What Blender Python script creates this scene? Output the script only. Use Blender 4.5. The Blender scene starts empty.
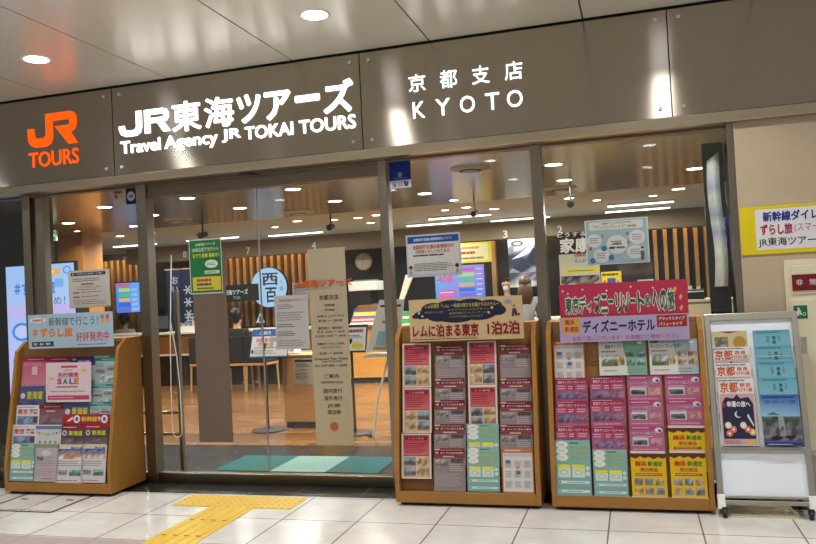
import bpy, math, random
from mathutils import Vector, Matrix, Euler

scene = bpy.context.scene
COL = scene.collection
PI = math.pi

# ------------------------------------------------------------------ colours and materials
def lin(c):
    if isinstance(c, str):
        c = c.lstrip('#')
        c = [int(c[i:i + 2], 16) / 255 for i in (0, 2, 4)]
        return tuple(((x + .055) / 1.055) ** 2.4 if x > .04045 else x / 12.92 for x in c)
    return tuple(c)

def new_mat(name):
    m = bpy.data.materials.new(name)
    m.use_nodes = True
    nt = m.node_tree
    nt.nodes.clear()
    out = nt.nodes.new('ShaderNodeOutputMaterial')
    return m, nt, out

def N(nt, t, **kw):
    n = nt.nodes.new(t)
    for k, v in kw.items():
        if k in n.inputs:
            n.inputs[k].default_value = v
        else:
            setattr(n, k, v)
    return n

def principled(nt, out, **kw):
    b = nt.nodes.new('ShaderNodeBsdfPrincipled')
    for k, v in kw.items():
        b.inputs[k].default_value = v
    nt.links.new(b.outputs[0], out.inputs[0])
    return b

def c4(c):
    return (*lin(c), 1)

def simple(name, col, rough=.5, metal=0, var=.06, scale=30, bump=0, **kw):
    """a plain surface with a little procedural variation"""
    m, nt, out = new_mat(name)
    b = principled(nt, out, Roughness=rough, Metallic=metal, **kw)
    tc = N(nt, 'ShaderNodeTexCoord')
    nz = N(nt, 'ShaderNodeTexNoise', Scale=scale, Detail=3)
    nt.links.new(tc.outputs['Object'], nz.inputs['Vector'])
    mx = N(nt, 'ShaderNodeMix', data_type='RGBA')
    l = lin(col)
    mx.inputs[6].default_value = (*[x * (1 - var) for x in l], 1)
    mx.inputs[7].default_value = (*[min(1, x * (1 + var)) for x in l], 1)
    nt.links.new(nz.outputs['Fac'], mx.inputs[0])
    nt.links.new(mx.outputs[2], b.inputs['Base Color'])
    if bump:
        bp = N(nt, 'ShaderNodeBump', Strength=bump, Distance=.002)
        nt.links.new(nz.outputs['Fac'], bp.inputs['Height'])
        nt.links.new(bp.outputs[0], b.inputs['Normal'])
    return m

def attr_print(name, rough, spec=.4, gain=.8):
    """printed matter: the inks are the mesh's colour attribute"""
    m, nt, out = new_mat(name)
    b = principled(nt, out, Roughness=rough)
    b.inputs['Specular IOR Level'].default_value = spec
    a = N(nt, 'ShaderNodeAttribute', attribute_name='Col')
    g = N(nt, 'ShaderNodeMix', data_type='RGBA', blend_type='MULTIPLY')
    g.inputs[0].default_value = 1
    g.inputs[7].default_value = (gain, gain, gain, 1)
    nt.links.new(a.outputs['Color'], g.inputs[6])
    nt.links.new(g.outputs[2], b.inputs['Base Color'])
    return m

def attr_emit(name, strength):
    m, nt, out = new_mat(name)
    a = N(nt, 'ShaderNodeAttribute', attribute_name='Col')
    b = principled(nt, out, Roughness=.3)
    b.inputs['Base Color'].default_value = (.02, .02, .02, 1)
    nt.links.new(a.outputs['Color'], b.inputs['Emission Color'])
    b.inputs['Emission Strength'].default_value = strength
    return m

def emit(name, col, strength):
    m, nt, out = new_mat(name)
    e = N(nt, 'ShaderNodeEmission', Color=c4(col), Strength=strength)
    nt.links.new(e.outputs[0], out.inputs[0])
    return m

def wood(name, c1, c2, rough=.4, axis='z', sc=6):
    m, nt, out = new_mat(name)
    b = principled(nt, out, Roughness=rough)
    tc = N(nt, 'ShaderNodeTexCoord')
    mp = N(nt, 'ShaderNodeMapping')
    s = {'x': (.8, sc * 3, sc * 3), 'y': (sc * 3, .8, sc * 3), 'z': (sc * 3, sc * 3, .8)}[axis]
    mp.inputs['Scale'].default_value = s
    nt.links.new(tc.outputs['Object'], mp.inputs[0])
    nz = N(nt, 'ShaderNodeTexNoise', Scale=1.6, Detail=5, Roughness=.6)
    nz.inputs['Distortion'].default_value = .6
    nt.links.new(mp.outputs[0], nz.inputs['Vector'])
    r = N(nt, 'ShaderNodeValToRGB')
    r.color_ramp.elements[0].color = c4(c1); r.color_ramp.elements[0].position = .3
    r.color_ramp.elements[1].color = c4(c2); r.color_ramp.elements[1].position = .7
    nt.links.new(nz.outputs['Fac'], r.inputs[0])
    nt.links.new(r.outputs[0], b.inputs['Base Color'])
    return m

def brushed(name, col, rough, aniso, tangent, var=.08, scale=(1.5, 1.5, 60), metal=1.0, rot=0):
    """brushed metal sheet: hairlines plus an anisotropic sheen"""
    m, nt, out = new_mat(name)
    b = principled(nt, out, Roughness=rough, Metallic=metal)
    b.inputs['Anisotropic'].default_value = aniso
    t = N(nt, 'ShaderNodeCombineXYZ', X=tangent[0], Y=tangent[1], Z=tangent[2])
    nt.links.new(t.outputs[0], b.inputs['Tangent'])
    tc = N(nt, 'ShaderNodeTexCoord')
    mp = N(nt, 'ShaderNodeMapping')
    mp.inputs['Scale'].default_value = scale
    nt.links.new(tc.outputs['Object'], mp.inputs[0])
    nz = N(nt, 'ShaderNodeTexNoise', Scale=2.0, Detail=4)
    nt.links.new(mp.outputs[0], nz.inputs['Vector'])
    mx = N(nt, 'ShaderNodeMix', data_type='RGBA')
    l = lin(col)
    mx.inputs[6].default_value = (*[x * (1 - var) for x in l], 1)
    mx.inputs[7].default_value = (*[min(1, x * (1 + var)) for x in l], 1)
    nt.links.new(nz.outputs['Fac'], mx.inputs[0])
    nt.links.new(mx.outputs[2], b.inputs['Base Color'])
    return m

def tiles(name, ca, cb, mortar, bw, bh, ox, oy, msize, rough, var_scale=3, offset=0.0, spec=.5):
    m, nt, out = new_mat(name)
    b = principled(nt, out, Roughness=rough)
    b.inputs['Specular IOR Level'].default_value = spec
    tc = N(nt, 'ShaderNodeTexCoord')
    mp = N(nt, 'ShaderNodeMapping')
    mp.inputs['Location'].default_value = (-ox, -oy, 0)
    nt.links.new(tc.outputs['Object'], mp.inputs[0])
    br = N(nt, 'ShaderNodeTexBrick', offset=offset, squash=1.0)
    br.inputs['Scale'].default_value = 1
    br.inputs['Brick Width'].default_value = bw
    br.inputs['Row Height'].default_value = bh
    br.inputs['Mortar Size'].default_value = msize
    br.inputs['Mortar Smooth'].default_value = .1
    br.inputs['Color1'].default_value = c4(ca)
    br.inputs['Color2'].default_value = c4(cb)
    br.inputs['Mortar'].default_value = c4(mortar)
    nt.links.new(mp.outputs[0], br.inputs['Vector'])
    nz = N(nt, 'ShaderNodeTexNoise', Scale=var_scale, Detail=6, Roughness=.65)
    nt.links.new(tc.outputs['Object'], nz.inputs['Vector'])
    rp = N(nt, 'ShaderNodeMapRange')
    rp.inputs['From Min'].default_value = .3; rp.inputs['From Max'].default_value = .7
    rp.inputs['To Min'].default_value = .86; rp.inputs['To Max'].default_value = 1.06
    nt.links.new(nz.outputs['Fac'], rp.inputs['Value'])
    mu = N(nt, 'ShaderNodeMix', data_type='RGBA', blend_type='MULTIPLY')
    mu.inputs[0].default_value = 1
    nt.links.new(br.outputs['Color'], mu.inputs[6])
    nt.links.new(rp.outputs[0], mu.inputs[7])
    nt.links.new(mu.outputs[2], b.inputs['Base Color'])
    rr = N(nt, 'ShaderNodeMapRange')
    rr.inputs['To Min'].default_value = rough * .75; rr.inputs['To Max'].default_value = rough * 1.3
    nt.links.new(nz.outputs['Fac'], rr.inputs['Value'])
    nt.links.new(rr.outputs[0], b.inputs['Roughness'])
    return m

def glass_mat(name, refl=.07, tint=(.97, .985, .97)):
    m, nt, out = new_mat(name)
    tr = N(nt, 'ShaderNodeBsdfTransparent', Color=(*tint, 1))
    gl = N(nt, 'ShaderNodeBsdfGlossy', Roughness=.02)
    gl.inputs['Color'].default_value = (1, 1, 1, 1)
    lw = N(nt, 'ShaderNodeLayerWeight', Blend=.5)
    pw = N(nt, 'ShaderNodeMath', operation='POWER'); pw.inputs[1].default_value = 5
    nt.links.new(lw.outputs['Facing'], pw.inputs[0])
    mr = N(nt, 'ShaderNodeMath', operation='MULTIPLY_ADD')
    mr.inputs[1].default_value = .9; mr.inputs[2].default_value = refl * .5
    nt.links.new(pw.outputs[0], mr.inputs[0])
    mx = N(nt, 'ShaderNodeMixShader')
    nt.links.new(mr.outputs[0], mx.inputs[0])
    nt.links.new(tr.outputs[0], mx.inputs[1])
    nt.links.new(gl.outputs[0], mx.inputs[2])
    nt.links.new(mx.outputs[0], out.inputs[0])
    return m

M = {}
M['print'] = attr_print('printed paper', .55, .3)
M['gloss'] = attr_print('glossy printed paper', .3, .5)
M['print_bright'] = attr_print('bright poster paper', .35, .5, 1.0)
M['screen'] = attr_emit('screen', 1.0)
M['wood'] = wood('oak veneer', '#8f6226', '#a06f2d', .42)
M['wood_x'] = wood('oak veneer rail', '#8f6226', '#a06f2d', .42, 'x')
M['wood_back'] = wood('oak veneer back', '#7c5528', '#8c622f', .5)
M['steel_dark'] = brushed('dark stainless rail', '#7d7265', .3, .5, (1, 0, 0))
M['fascia'] = brushed('brushed bronze steel', '#a0978a', .25, 1.0, (0, 0, 1))
M['steel'] = brushed('brushed stainless steel', '#958c80', .28, .6, (0, 0, 1), scale=(60, 60, 1.5))
M['steel_x'] = brushed('brushed stainless trim', '#beb29d', .3, .6, (1, 0, 0))
M['ceil_out'] = brushed('satin metal ceiling', '#f2ebdd', .26, .5, (0, 1, 0), var=.03, scale=(4, 1, 1), metal=.35)
M['dark'] = simple('black gap', '#141210', .7)
M['black'] = simple('black plastic', '#17171a', .45)
M['black_metal'] = simple('black painted metal', '#1c1b1b', .4, .2)
M['white_metal'] = simple('white painted metal', '#e6e4de', .35)
M['grey_metal'] = simple('satin aluminium', '#b9b7b0', .3, .8)
M['white_board'] = simple('whiteboard enamel', '#dfe6ee', .15, 0, .02)
M['stone'] = simple('beige stone', '#b5a58c', .45, 0, .16, 2.5, .05)
M['cream'] = simple('cream painted steel', '#d9d2b4', .4, 0, .02)
M['red_plate'] = simple('maroon plate', '#7c1020', .4, 0, .03)
M['tile'] = tiles('pale polished tile', '#cbc8c2', '#d3d0ca', '#6d6a66', .5355, .5355, -1.304, 4.835, .005, .2, 4)
M['pink_granite'] = tiles('pinkish granite band', '#a89a92', '#ad9f97', '#7b716b', .5355, .5355, -1.304, 4.28, .004, .3, 40)
M['slate'] = tiles('dark slate tile', '#242322', '#2a2928', '#4a4846', .535, .535, -3.10, 5.40, .006, .25, 6, spec=.1)
M['planks'] = tiles('oak plank floor', '#69482a', '#966a3c', '#34210f', 1.3, .13, 0, 7.24, .007, .25, 2, .5)
M['ceil_in'] = brushed('satin interior ceiling', '#bdb6a2', .2, .5, (0, 1, 0), var=.03, scale=(1, 4, 1), metal=.75)
M['ceil_in2'] = simple('matt interior ceiling', '#bcc8cc', .6, 0, .02, 3)
M['beam'] = simple('tan bulkhead', '#7d6a4c', .55, 0, .04, 4)
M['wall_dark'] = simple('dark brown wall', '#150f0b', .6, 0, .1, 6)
M['slat'] = wood('lit timber slat', '#a87840', '#bf9058', .45)
M['wall_wood'] = wood('orange timber wall', '#b87d38', '#c98c44', .45)
M['brown_film'] = simple('brown window film', '#6f5f53', .45, .2, .03)
M['gold_film'] = brushed('champagne window film', '#b9ad95', .3, .5, (0, 0, 1), var=.03, metal=.35)
M['yellow'] = simple('yellow tactile rubber', '#cdaa36', .5, 0, .05)
M['teal'] = simple('teal entrance carpet', '#0a6468', .95, 0, .25, 300, .6)
M['teal_pale'] = simple('worn pale teal carpet', '#86b4b2', .95, 0, .25, 300, .6)  # lighter teal for the middle mat
M['letter_white'] = emit('backlit white letter', '#ffffff', 2.2)
M['letter_orange'] = emit('backlit orange letter', '#ff5a12', 1.25)
M['lamp'] = emit('lamp diffuser', '#fff4e4', 14)
M['lamp_out'] = emit('corridor lamp diffuser', '#eef4ff', 14)
M['tube'] = emit('linear lamp', '#eef6ff', 5)
M['glass'] = glass_mat('window glass')
M['skin'] = simple('skin', '#c99a7c', .5)
M['hair_black'] = simple('black hair', '#15110f', .4, 0, .2, 80)
M['hair_brown'] = simple('brown hair', '#4a3324', .4, 0, .2, 80)
M['cloth_black'] = simple('black cloth', '#1b1a1c', .8, 0, .1, 60)
M['cloth_grey'] = simple('grey cloth', '#8d9096', .8, 0, .1, 60)
M['cloth_white'] = simple('white cloth', '#d8d8d6', .8, 0, .05, 60)
M['cloth_navy'] = simple('navy cloth', '#16223f', .85, 0, .08, 60)
M['chair_wood'] = wood('pale chair timber', '#b98b55', '#caa06b', .45)
M['desk_top'] = simple('cream laminate', '#d9d0bb', .35, 0, .02)
M['chrome'] = simple('chrome', '#d8d8d8', .15, 1, .01)
M['rubber'] = simple('black rubber', '#111111', .6)

# ------------------------------------------------------------------ mesh building
_tcache = {}
def textmesh(s, bold=0.0):
    key = (s, bold)
    if key not in _tcache:
        cu = bpy.data.curves.new('lettering', 'FONT')
        cu.body = s
        cu.resolution_u = 3
        o = bpy.data.objects.new('lettering', cu)
        COL.objects.link(o)
        dg = bpy.context.evaluated_depsgraph_get()
        me = bpy.data.meshes.new_from_object(o.evaluated_get(dg))
        vs = [(v.co.x, v.co.y, 0) for v in me.vertices]
        fs = [tuple(p.vertices) for p in me.polygons]
        if bold:            # a heavier weight: the outline thickened all round
            bv = list(vs); bf = list(fs); n = len(vs)
            vs = []; fs = []
            for k in range(8):
                dx, dy = bold * math.cos(k * PI / 4), bold * math.sin(k * PI / 4)
                vs += [(x + dx, y + dy, k) for x, y, _ in bv]
                fs += [tuple(i + k * n for i in f) for f in bf]
        bpy.data.objects.remove(o); bpy.data.curves.remove(cu); bpy.data.meshes.remove(me)
        if not vs:
            _tcache[key] = ([], [])
        else:
            x0 = min(v[0] for v in vs); x1 = max(v[0] for v in vs)
            y0 = min(v[1] for v in vs); y1 = max(v[1] for v in vs)
            sx = 1 / max(1e-6, x1 - x0); sy = 1 / max(1e-6, y1 - y0)
            _tcache[key] = ([((x - x0) * sx, (y - y0) * sy, k) for x, y, k in vs], fs)
    return _tcache[key]

class MB:
    """collects faces and links them as ONE mesh object"""
    def __init__(s):
        s.v = []; s.f = []; s.c = []; s.m = []
    def face(s, pts, col='#808080', m=0, cols=None):
        i = len(s.v)
        s.v += [tuple(p) for p in pts]
        s.f.append(tuple(range(i, i + len(pts))))
        s.c.append([lin(c) for c in cols] if cols else [lin(col)] * len(pts))
        s.m.append(m)
        return s
    def add(s, vs, fs, col='#808080', m=0):
        i = len(s.v); l = lin(col)
        s.v += [tuple(p) for p in vs]
        for f in fs:
            s.f.append(tuple(a + i for a in f)); s.c.append([l] * len(f)); s.m.append(m)
        return s
    def box(s, a, b, col='#808080', m=0):
        x0, y0, z0 = a; x1, y1, z1 = b
        vs = [(x0, y0, z0), (x1, y0, z0), (x1, y1, z0), (x0, y1, z0), (x0, y0, z1), (x1, y0, z1), (x1, y1, z1), (x0, y1, z1)]
        return s.add(vs, [(0, 3, 2, 1), (4, 5, 6, 7), (0, 1, 5, 4), (1, 2, 6, 5), (2, 3, 7, 6), (3, 0, 4, 7)], col, m)
    def prism(s, prof, x0, x1, col='#808080', m=0):
        """profile in (y, z) extruded along x"""
        n = len(prof)
        vs = [(x0, y, z) for y, z in prof] + [(x1, y, z) for y, z in prof]
        fs = [tuple(range(n)), tuple(range(2 * n - 1, n - 1, -1))]
        fs += [(i, i + n, (i + 1) % n + n, (i + 1) % n) for i in range(n)]
        return s.add(vs, fs, col, m)
    def prism_y(s, prof, y0, y1, col='#808080', m=0):
        """profile in (x, z) extruded along y, y0 in front"""
        n = len(prof)
        vs = [(x, y0, z) for x, z in prof] + [(x, y1, z) for x, z in prof]
        fs = [tuple(range(n)), tuple(range(2 * n - 1, n - 1, -1))]
        fs += [(i, (i + 1) % n, (i + 1) % n + n, i + n) for i in range(n)]
        return s.add(vs, fs, col, m)
    def tube(s, path, r, n=8, col='#808080', m=0, cap=True):
        path = [Vector(p) for p in path]
        rs = r if isinstance(r, (list, tuple)) else [r] * len(path)
        vs = []; fs = []
        up = None
        for i, p in enumerate(path):
            d = (path[min(i + 1, len(path) - 1)] - path[max(i - 1, 0)]).normalized()
            if up is None:
                up = Vector((0, 0, 1)) if abs(d.z) < .9 else Vector((0, 1, 0))
            a = d.cross(up).normalized(); b = a.cross(d).normalized(); up = b
            vs += [p + (a * math.cos(2 * PI * k / n) + b * math.sin(2 * PI * k / n)) * rs[i] for k in range(n)]
        for i in range(len(path) - 1):
            for k in range(n):
                fs.append((i * n + k, i * n + (k + 1) % n, (i + 1) * n + (k + 1) % n, (i + 1) * n + k))
        if cap:
            fs.append(tuple(range(n - 1, -1, -1))); fs.append(tuple(range((len(path) - 1) * n, len(path) * n)))
        return s.add(vs, fs, col, m)
    def lathe(s, prof, c=(0, 0, 0), n=24, col='#808080', m=0):
        """profile of (r, z) turned round the z axis at c"""
        vs = []; fs = []
        for r, z in prof:
            vs += [(c[0] + r * math.cos(2 * PI * k / n), c[1] + r * math.sin(2 * PI * k / n), c[2] + z) for k in range(n)]
        for i in range(len(prof) - 1):
            for k in range(n):
                fs.append((i * n + k, i * n + (k + 1) % n, (i + 1) * n + (k + 1) % n, (i + 1) * n + k))
        fs.append(tuple(range(n - 1, -1, -1))); fs.append(tuple(range((len(prof) - 1) * n, len(prof) * n)))
        return s.add(vs, fs, col, m)
    def ball(s, c, r, n=12, k=8, col='#808080', m=0):
        r = r if isinstance(r, tuple) else (r, r, r)
        vs = []; fs = []
        for j in range(k + 1):
            t = PI * j / k
            vs += [(c[0] + r[0] * math.sin(t) * math.cos(2 * PI * i / n), c[1] + r[1] * math.sin(t) * math.sin(2 * PI * i / n), c[2] + r[2] * math.cos(t)) for i in range(n)]
        for j in range(k):
            for i in range(n):
                fs.append((j * n + i, (j + 1) * n + i, (j + 1) * n + (i + 1) % n, j * n + (i + 1) % n))
        return s.add(vs, fs, col, m)
    def solid_text(s, t, x0, z0, x1, z1, y0, y1, bold=0.0, m=0, col='#ffffff'):
        """raised lettering facing -y, fitted to a box"""
        vs, fs = textmesh(t, bold)
        n = len(vs)
        P = [(x0 + a * (x1 - x0), y0 - k * 5e-5, z0 + b * (z1 - z0)) for a, b, k in vs] + [(x0 + a * (x1 - x0), y1, z0 + b * (z1 - z0)) for a, b, k in vs]
        cnt = {}
        for f in fs:
            for i in range(len(f)):
                e = (f[i], f[(i + 1) % len(f)])
                cnt[e] = cnt.get(e, 0) + 1
        F = list(fs)
        for (a, b) in cnt:
            if (b, a) not in cnt:
                F.append((b, a, a + n, b + n))
        return s.add(P, F, col, m)
    def build(s, name, mats, parent=None, loc=(0, 0, 0), rot=(0, 0, 0), bevel=0, smooth=False):
        me = bpy.data.meshes.new(name)
        me.from_pydata(s.v, [], s.f)
        if not isinstance(mats, (list, tuple)):
            mats = [mats]
        for x in mats:
            me.materials.append(M[x] if isinstance(x, str) else x)
        me.polygons.foreach_set('material_index', s.m)
        ca = me.color_attributes.new('Col', 'FLOAT_COLOR', 'CORNER')
        flat = []
        for c in s.c:
            for q in c:
                flat += [q[0], q[1], q[2], 1]
        ca.data.foreach_set('color', flat)
        if smooth:
            me.polygons.foreach_set('use_smooth', [True] * len(s.f))
        me.update()
        o = bpy.data.objects.new(name, me)
        COL.objects.link(o)
        o.location = loc
        o.rotation_euler = rot
        if parent:
            o.parent = parent
        if bevel:
            b = o.modifiers.new('bevel', 'BEVEL'); b.width = bevel; b.segments = 2; b.limit_method = 'ANGLE'
        return o

def tag(o, label, cat, group=None, kind=None):
    o['label'] = label; o['category'] = cat
    if group: o['group'] = group
    if kind: o['kind'] = kind
    return o
def thing(name, label, cat, loc=(0, 0, 0), rz=0, group=None):
    o = bpy.data.objects.new(name, None); COL.objects.link(o)
    o.empty_display_size = .1
    o.location = loc; o.rotation_euler = (0, 0, rz)
    return tag(o, label, cat, group)
def struct(o, label=None):
    o['kind'] = 'structure'
    if label: o['label'] = label
    return o
def copy_tree(o, parent=None):
    c = o.copy(); COL.objects.link(c)
    if parent: c.parent = parent
    for ch in [x for x in bpy.data.objects if x.parent == o]:
        copy_tree(ch, c)
    return c

class Sheet(MB):
    """a printed sheet w x h metres in local x (centred) and z (from its bottom edge), facing -y"""
    STEP = .0005
    def __init__(s, w, h, base='#ffffff', thick=.0015, m=0, back=True):
        super().__init__()
        s.w = w; s.h = h; s.k = m; s.rng = random.Random(int(w * 1e5) + int(h * 1e4))
        if back:
            s.box((-w / 2, 0, 0), (w / 2, thick, h), base, m)
    def P(s, u, v, L): return (u * s.w - s.w / 2, -L * s.STEP, v * s.h)
    def rect(s, u0, v0, u1, v1, col, L=1, grad=None):
        pts = [s.P(u0, v0, L), s.P(u1, v0, L), s.P(u1, v1, L), s.P(u0, v1, L)]
        return s.face(pts, col, s.k, [grad, grad, col, col] if grad else None)
    def poly(s, uv, col, L=1):
        return s.face([s.P(u, v, L) for u, v in uv], col, s.k)
    def oval(s, u, v, ru, rv, col, L=1, n=20):
        return s.poly([(u + ru * math.cos(2 * PI * i / n), v + rv * math.sin(2 * PI * i / n)) for i in range(n)], col, L)
    def text(s, t, u0, v0, u1, v1, col, L=3, bold=.0):
        vs, fs = textmesh(t, bold)
        return s.add([s.P(u0 + a * (u1 - u0), v0 + b * (v1 - v0), L + k * .09) for a, b, k in vs], fs, col, s.k)
    def lines(s, u0, v0, u1, v1, n, col, L=2, fill=.45, jag=.25):
        """rows of print too small to read"""
        dv = (v1 - v0) / n
        for i in range(n):
            v = v1 - (i + .5) * dv
            e = u1 - (u1 - u0) * s.rng.random() * jag
            u = u0
            while u < e - .005:
                du = min(e - u, (u1 - u0) * (.08 + .2 * s.rng.random()))
                s.rect(u, v - dv * fill / 2, u + du * .92, v + dv * fill / 2, col, L)
                u += du
        return s
    def photo(s, u0, v0, u1, v1, pal, L=2, nx=5, ny=4):
        """a small picture: soft blotches from a palette listed from the top row down"""
        g = []
        for j in range(ny + 1):
            row = []
            for i in range(nx + 1):
                a = (1 - j / ny) * (len(pal) - 1) + s.rng.uniform(-.7, .7)
                c = lin(pal[max(0, min(len(pal) - 1, int(round(a))))])
                k = s.rng.uniform(.65, 1.25)
                row.append(tuple(min(1, x * k) for x in c))
            g.append(row)
        for j in range(ny):
            for i in range(nx):
                a0 = u0 + (u1 - u0) * i / nx; a1 = u0 + (u1 - u0) * (i + 1) / nx
                b0 = v0 + (v1 - v0) * j / ny; b1 = v0 + (v1 - v0) * (j + 1) / ny
                s.face([s.P(a0, b0, L), s.P(a1, b0, L), s.P(a1, b1, L), s.P(a0, b1, L)], m=s.k, cols=[g[j][i], g[j][i + 1], g[j + 1][i + 1], g[j + 1][i]])
        return s

def span(a, b, z=None):
    """width, height, centre x and bottom z of the upright rectangle with corners a (top left) and b (bottom right)"""
    return abs(b[0] - a[0]), abs(a[2] - b[2]), (a[0] + b[0]) / 2, min(a[2], b[2])
CITY = ['#7fa6cc', '#9aa9b0', '#70706c', '#4a4846', '#8a7f70']
ROOM = ['#d9c8a4', '#b99a6c', '#8a6b48', '#c9b79a']
SEA = ['#6f9fd0', '#9cc0dd', '#5d7f5a', '#4e6a48', '#7d8a78']
PARK = ['#8ab4dd', '#c3c9c4', '#7c8a5c', '#54683f', '#8a7a60']
PINK = ['#e07aa0', '#c24a78', '#f0b6c8', '#a03a66']
GREY = ['#b8b2b0', '#8a8484', '#6c6668', '#a09a98']

# ------------------------------------------------------------------ camera
cam = bpy.data.cameras.new('camera'); cam.sensor_width = 36; cam.lens = 34.33; cam.clip_start = .05
co = bpy.data.objects.new('camera', cam); COL.objects.link(co)
pitch, roll, yaw = .0242, -.0509, -.2823
f0 = Vector((math.sin(yaw), math.cos(yaw), 0)); r0 = Vector((math.cos(yaw), -math.sin(yaw), 0)); u0 = Vector((0, 0, 1))
fw = math.cos(pitch) * f0 + math.sin(pitch) * u0; u1 = math.cos(pitch) * u0 - math.sin(pitch) * f0
rt = math.cos(roll) * r0 + math.sin(roll) * u1; up = math.cos(roll) * u1 - math.sin(roll) * r0
co.matrix_world = Matrix(((rt.x, up.x, -fw.x, 0), (rt.y, up.y, -fw.y, 0), (rt.z, up.z, -fw.z, 1.5), (0, 0, 0, 1)))
scene.camera = co

GY = 5.74          # the glass line of the shop front
CZ = 3.334         # corridor ceiling
IZ = 2.6           # shop ceiling

# ------------------------------------------------------------------ the setting: corridor
struct(MB().box((-9, 4.28, -.05), (4, 5.40, 0)).box((-9, -8, -.05), (4, 3.4, 0)).build('floor', 'tile'), 'pale polished tile floor of the corridor')
struct(MB().box((-9, 3.4, -.05), (4, 4.28, 0)).build('floor_band', 'pink_granite'), 'pinkish granite band across the corridor floor')
struct(MB().box((-9, 5.40, -.05), (4, 7.24, 0)).build('floor_entrance', 'slate'), 'dark slate floor strip through the shop entrance')
struct(MB().box((-13, 7.24, -.05), (4, 15, 0)).build('floor_shop', 'planks'), 'oak plank floor inside the shop')

# ceiling of metal panels with open joints
cl = MB()
xs = [-9.0] + [-6.884 + 1.1075 * i for i in range(8)] + [4.0]
xs = sorted(set([-9.0, -8.0, -6.89, -5.785, -4.684, -3.562, -2.459, -1.353, -.247, .86, 1.965, 3.07, 4.0]))
for a, b in zip(xs, xs[1:]):
    cl.box((a + .006, -8, CZ), (b - .006, 5.535, CZ + .03))
cl.box((-9, -8, CZ + .03), (4, 5.6, CZ + .06), m=1)
struct(cl.build('ceiling', ['ceil_out', 'dark']), 'satin metal panel ceiling over the corridor')

# sign fascia: four steel panels, each with its bolts
fas = bpy.data.objects.new('wall_front', None); COL.objects.link(fas); struct(fas, 'brushed steel sign fascia above the shop front')
joints = [-9.0, -8.52, -6.32, -4.113, -1.911, .308, 2.53, 4.0]
for a, b in zip(joints, joints[1:]):
    p = MB().box((a + .004, 5.55, 2.588), (b - .004, 5.58, 3.318)).build('fascia_panel', 'fascia', fas)
    for bx in (a + .075, b - .075):
        for bz in (2.65, 3.257):
            MB().tube([(bx, 5.55, bz), (bx, 5.54, bz)], .014, 14).build('bolt', 'chrome', p)
MB().box((-9.0, 5.58, 2.55), (4.0, 5.62, 3.36)).build('backing', 'dark', fas)
MB().box((-9, 5.55, 2.515), (4, 5.60, 2.585)).box((-9, 5.60, 2.515), (4, 5.80, 2.53)).build('bottom_trim', 'steel_x', fas, bevel=.003)
struct(MB().box((-9, 5.70, 2.53), (.68, 5.79, 3.2)).build('trim_1', 'dark'))
struct(MB().box((-9, 5.70, 2.497), (.68, 5.78, 2.515)).build('trim_2', 'steel_dark', bevel=.003), 'steel head rail over the glazing')
struct(MB().box((-3.93, 5.71, 2.40), (-1.85, 5.79, 2.497)).build('trim_3', 'steel_dark', bevel=.003), 'door operator cover above the sliding doors')
struct(MB().box((-9, 5.70, 0), (.68, 5.78, .085)).build('trim_4', 'steel_dark', bevel=.004), 'brushed steel sill of the shop front')
# posts
n = 5
for (a, b, y0, y1) in [(-5.20, -5.118, 5.69, 5.80), (-5.085, -5.0, 5.72, 5.80), (-4.02, -3.925, 5.69, 5.80), (-1.853, -1.785, 5.69, 5.80), (-.682, -.604, 5.69, 5.80)]:
    struct(MB().box((a, y0, 0), (b, y1, 2.515)).build('trim_%d' % n, 'steel', bevel=.004), 'brushed steel glazing post')
    n += 1
struct(MB().box((.645, 5.60, 0), (.69, 5.80, 2.515)).build('trim_%d' % n, 'steel', bevel=.003), 'steel jamb beside the stone wall'); n += 1
# glazing
def pane(name, a, b, z0, z1, label, y=GY):
    return struct(MB().box((a, y, z0), (b, y + .008, z1)).build(name, 'glass'), label)
pane('window_1', -9, -5.2, .085, 2.50, 'fixed glass pane beyond the brochure stand')
pane('window_2', -5.0, -4.02, .085, 2.50, 'fixed glass pane behind the brochure stand')
pane('door_1', -3.925, -2.922, .085, 2.41, 'frameless sliding glass door leaf')
pane('door_2', -2.914, -1.853, .085, 2.41, 'frameless sliding glass door leaf with opening hours panel')
for xx in (-2.921, -2.915):
    struct(MB().box((xx - .0015, GY - .002, .085), (xx + .0015, GY + .010, 2.41)).build('trim_%d' % n, 'grey_metal'), 'dark edge seal of a sliding door leaf'); n += 1
pane('window_3', -1.785, -.682, .085, 2.50, 'middle fixed glass pane')
pane('window_4', -.604, .645, .085, 2.50, 'fixed glass pane beside the stone wall')
# stone wall on the right
struct(MB().box((.69, 5.60, 0), (4, 5.80, 2.515)).build('wall_right', 'stone'), 'beige stone wall beside the shop front')

# ------------------------------------------------------------------ the setting: inside the shop
struct(MB().box((-13, 5.80, IZ), (4, 9.85, IZ + .05)).build('ceiling_shop', 'ceil_in'), 'satin cream ceiling inside the shop')
struct(MB().box((-13, 9.85, IZ), (4, 15, IZ + .05)).build('ceiling_counter', 'ceil_in2'), 'pale grey ceiling over the counters')
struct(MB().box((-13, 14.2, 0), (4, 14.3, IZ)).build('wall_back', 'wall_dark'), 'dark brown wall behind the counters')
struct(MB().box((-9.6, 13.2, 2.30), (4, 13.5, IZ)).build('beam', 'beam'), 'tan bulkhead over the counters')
struct(MB().box((2.2, 5.80, 0), (2.3, 15, IZ)).build('wall_side', 'wall_dark'), 'dark side wall of the shop')
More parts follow.
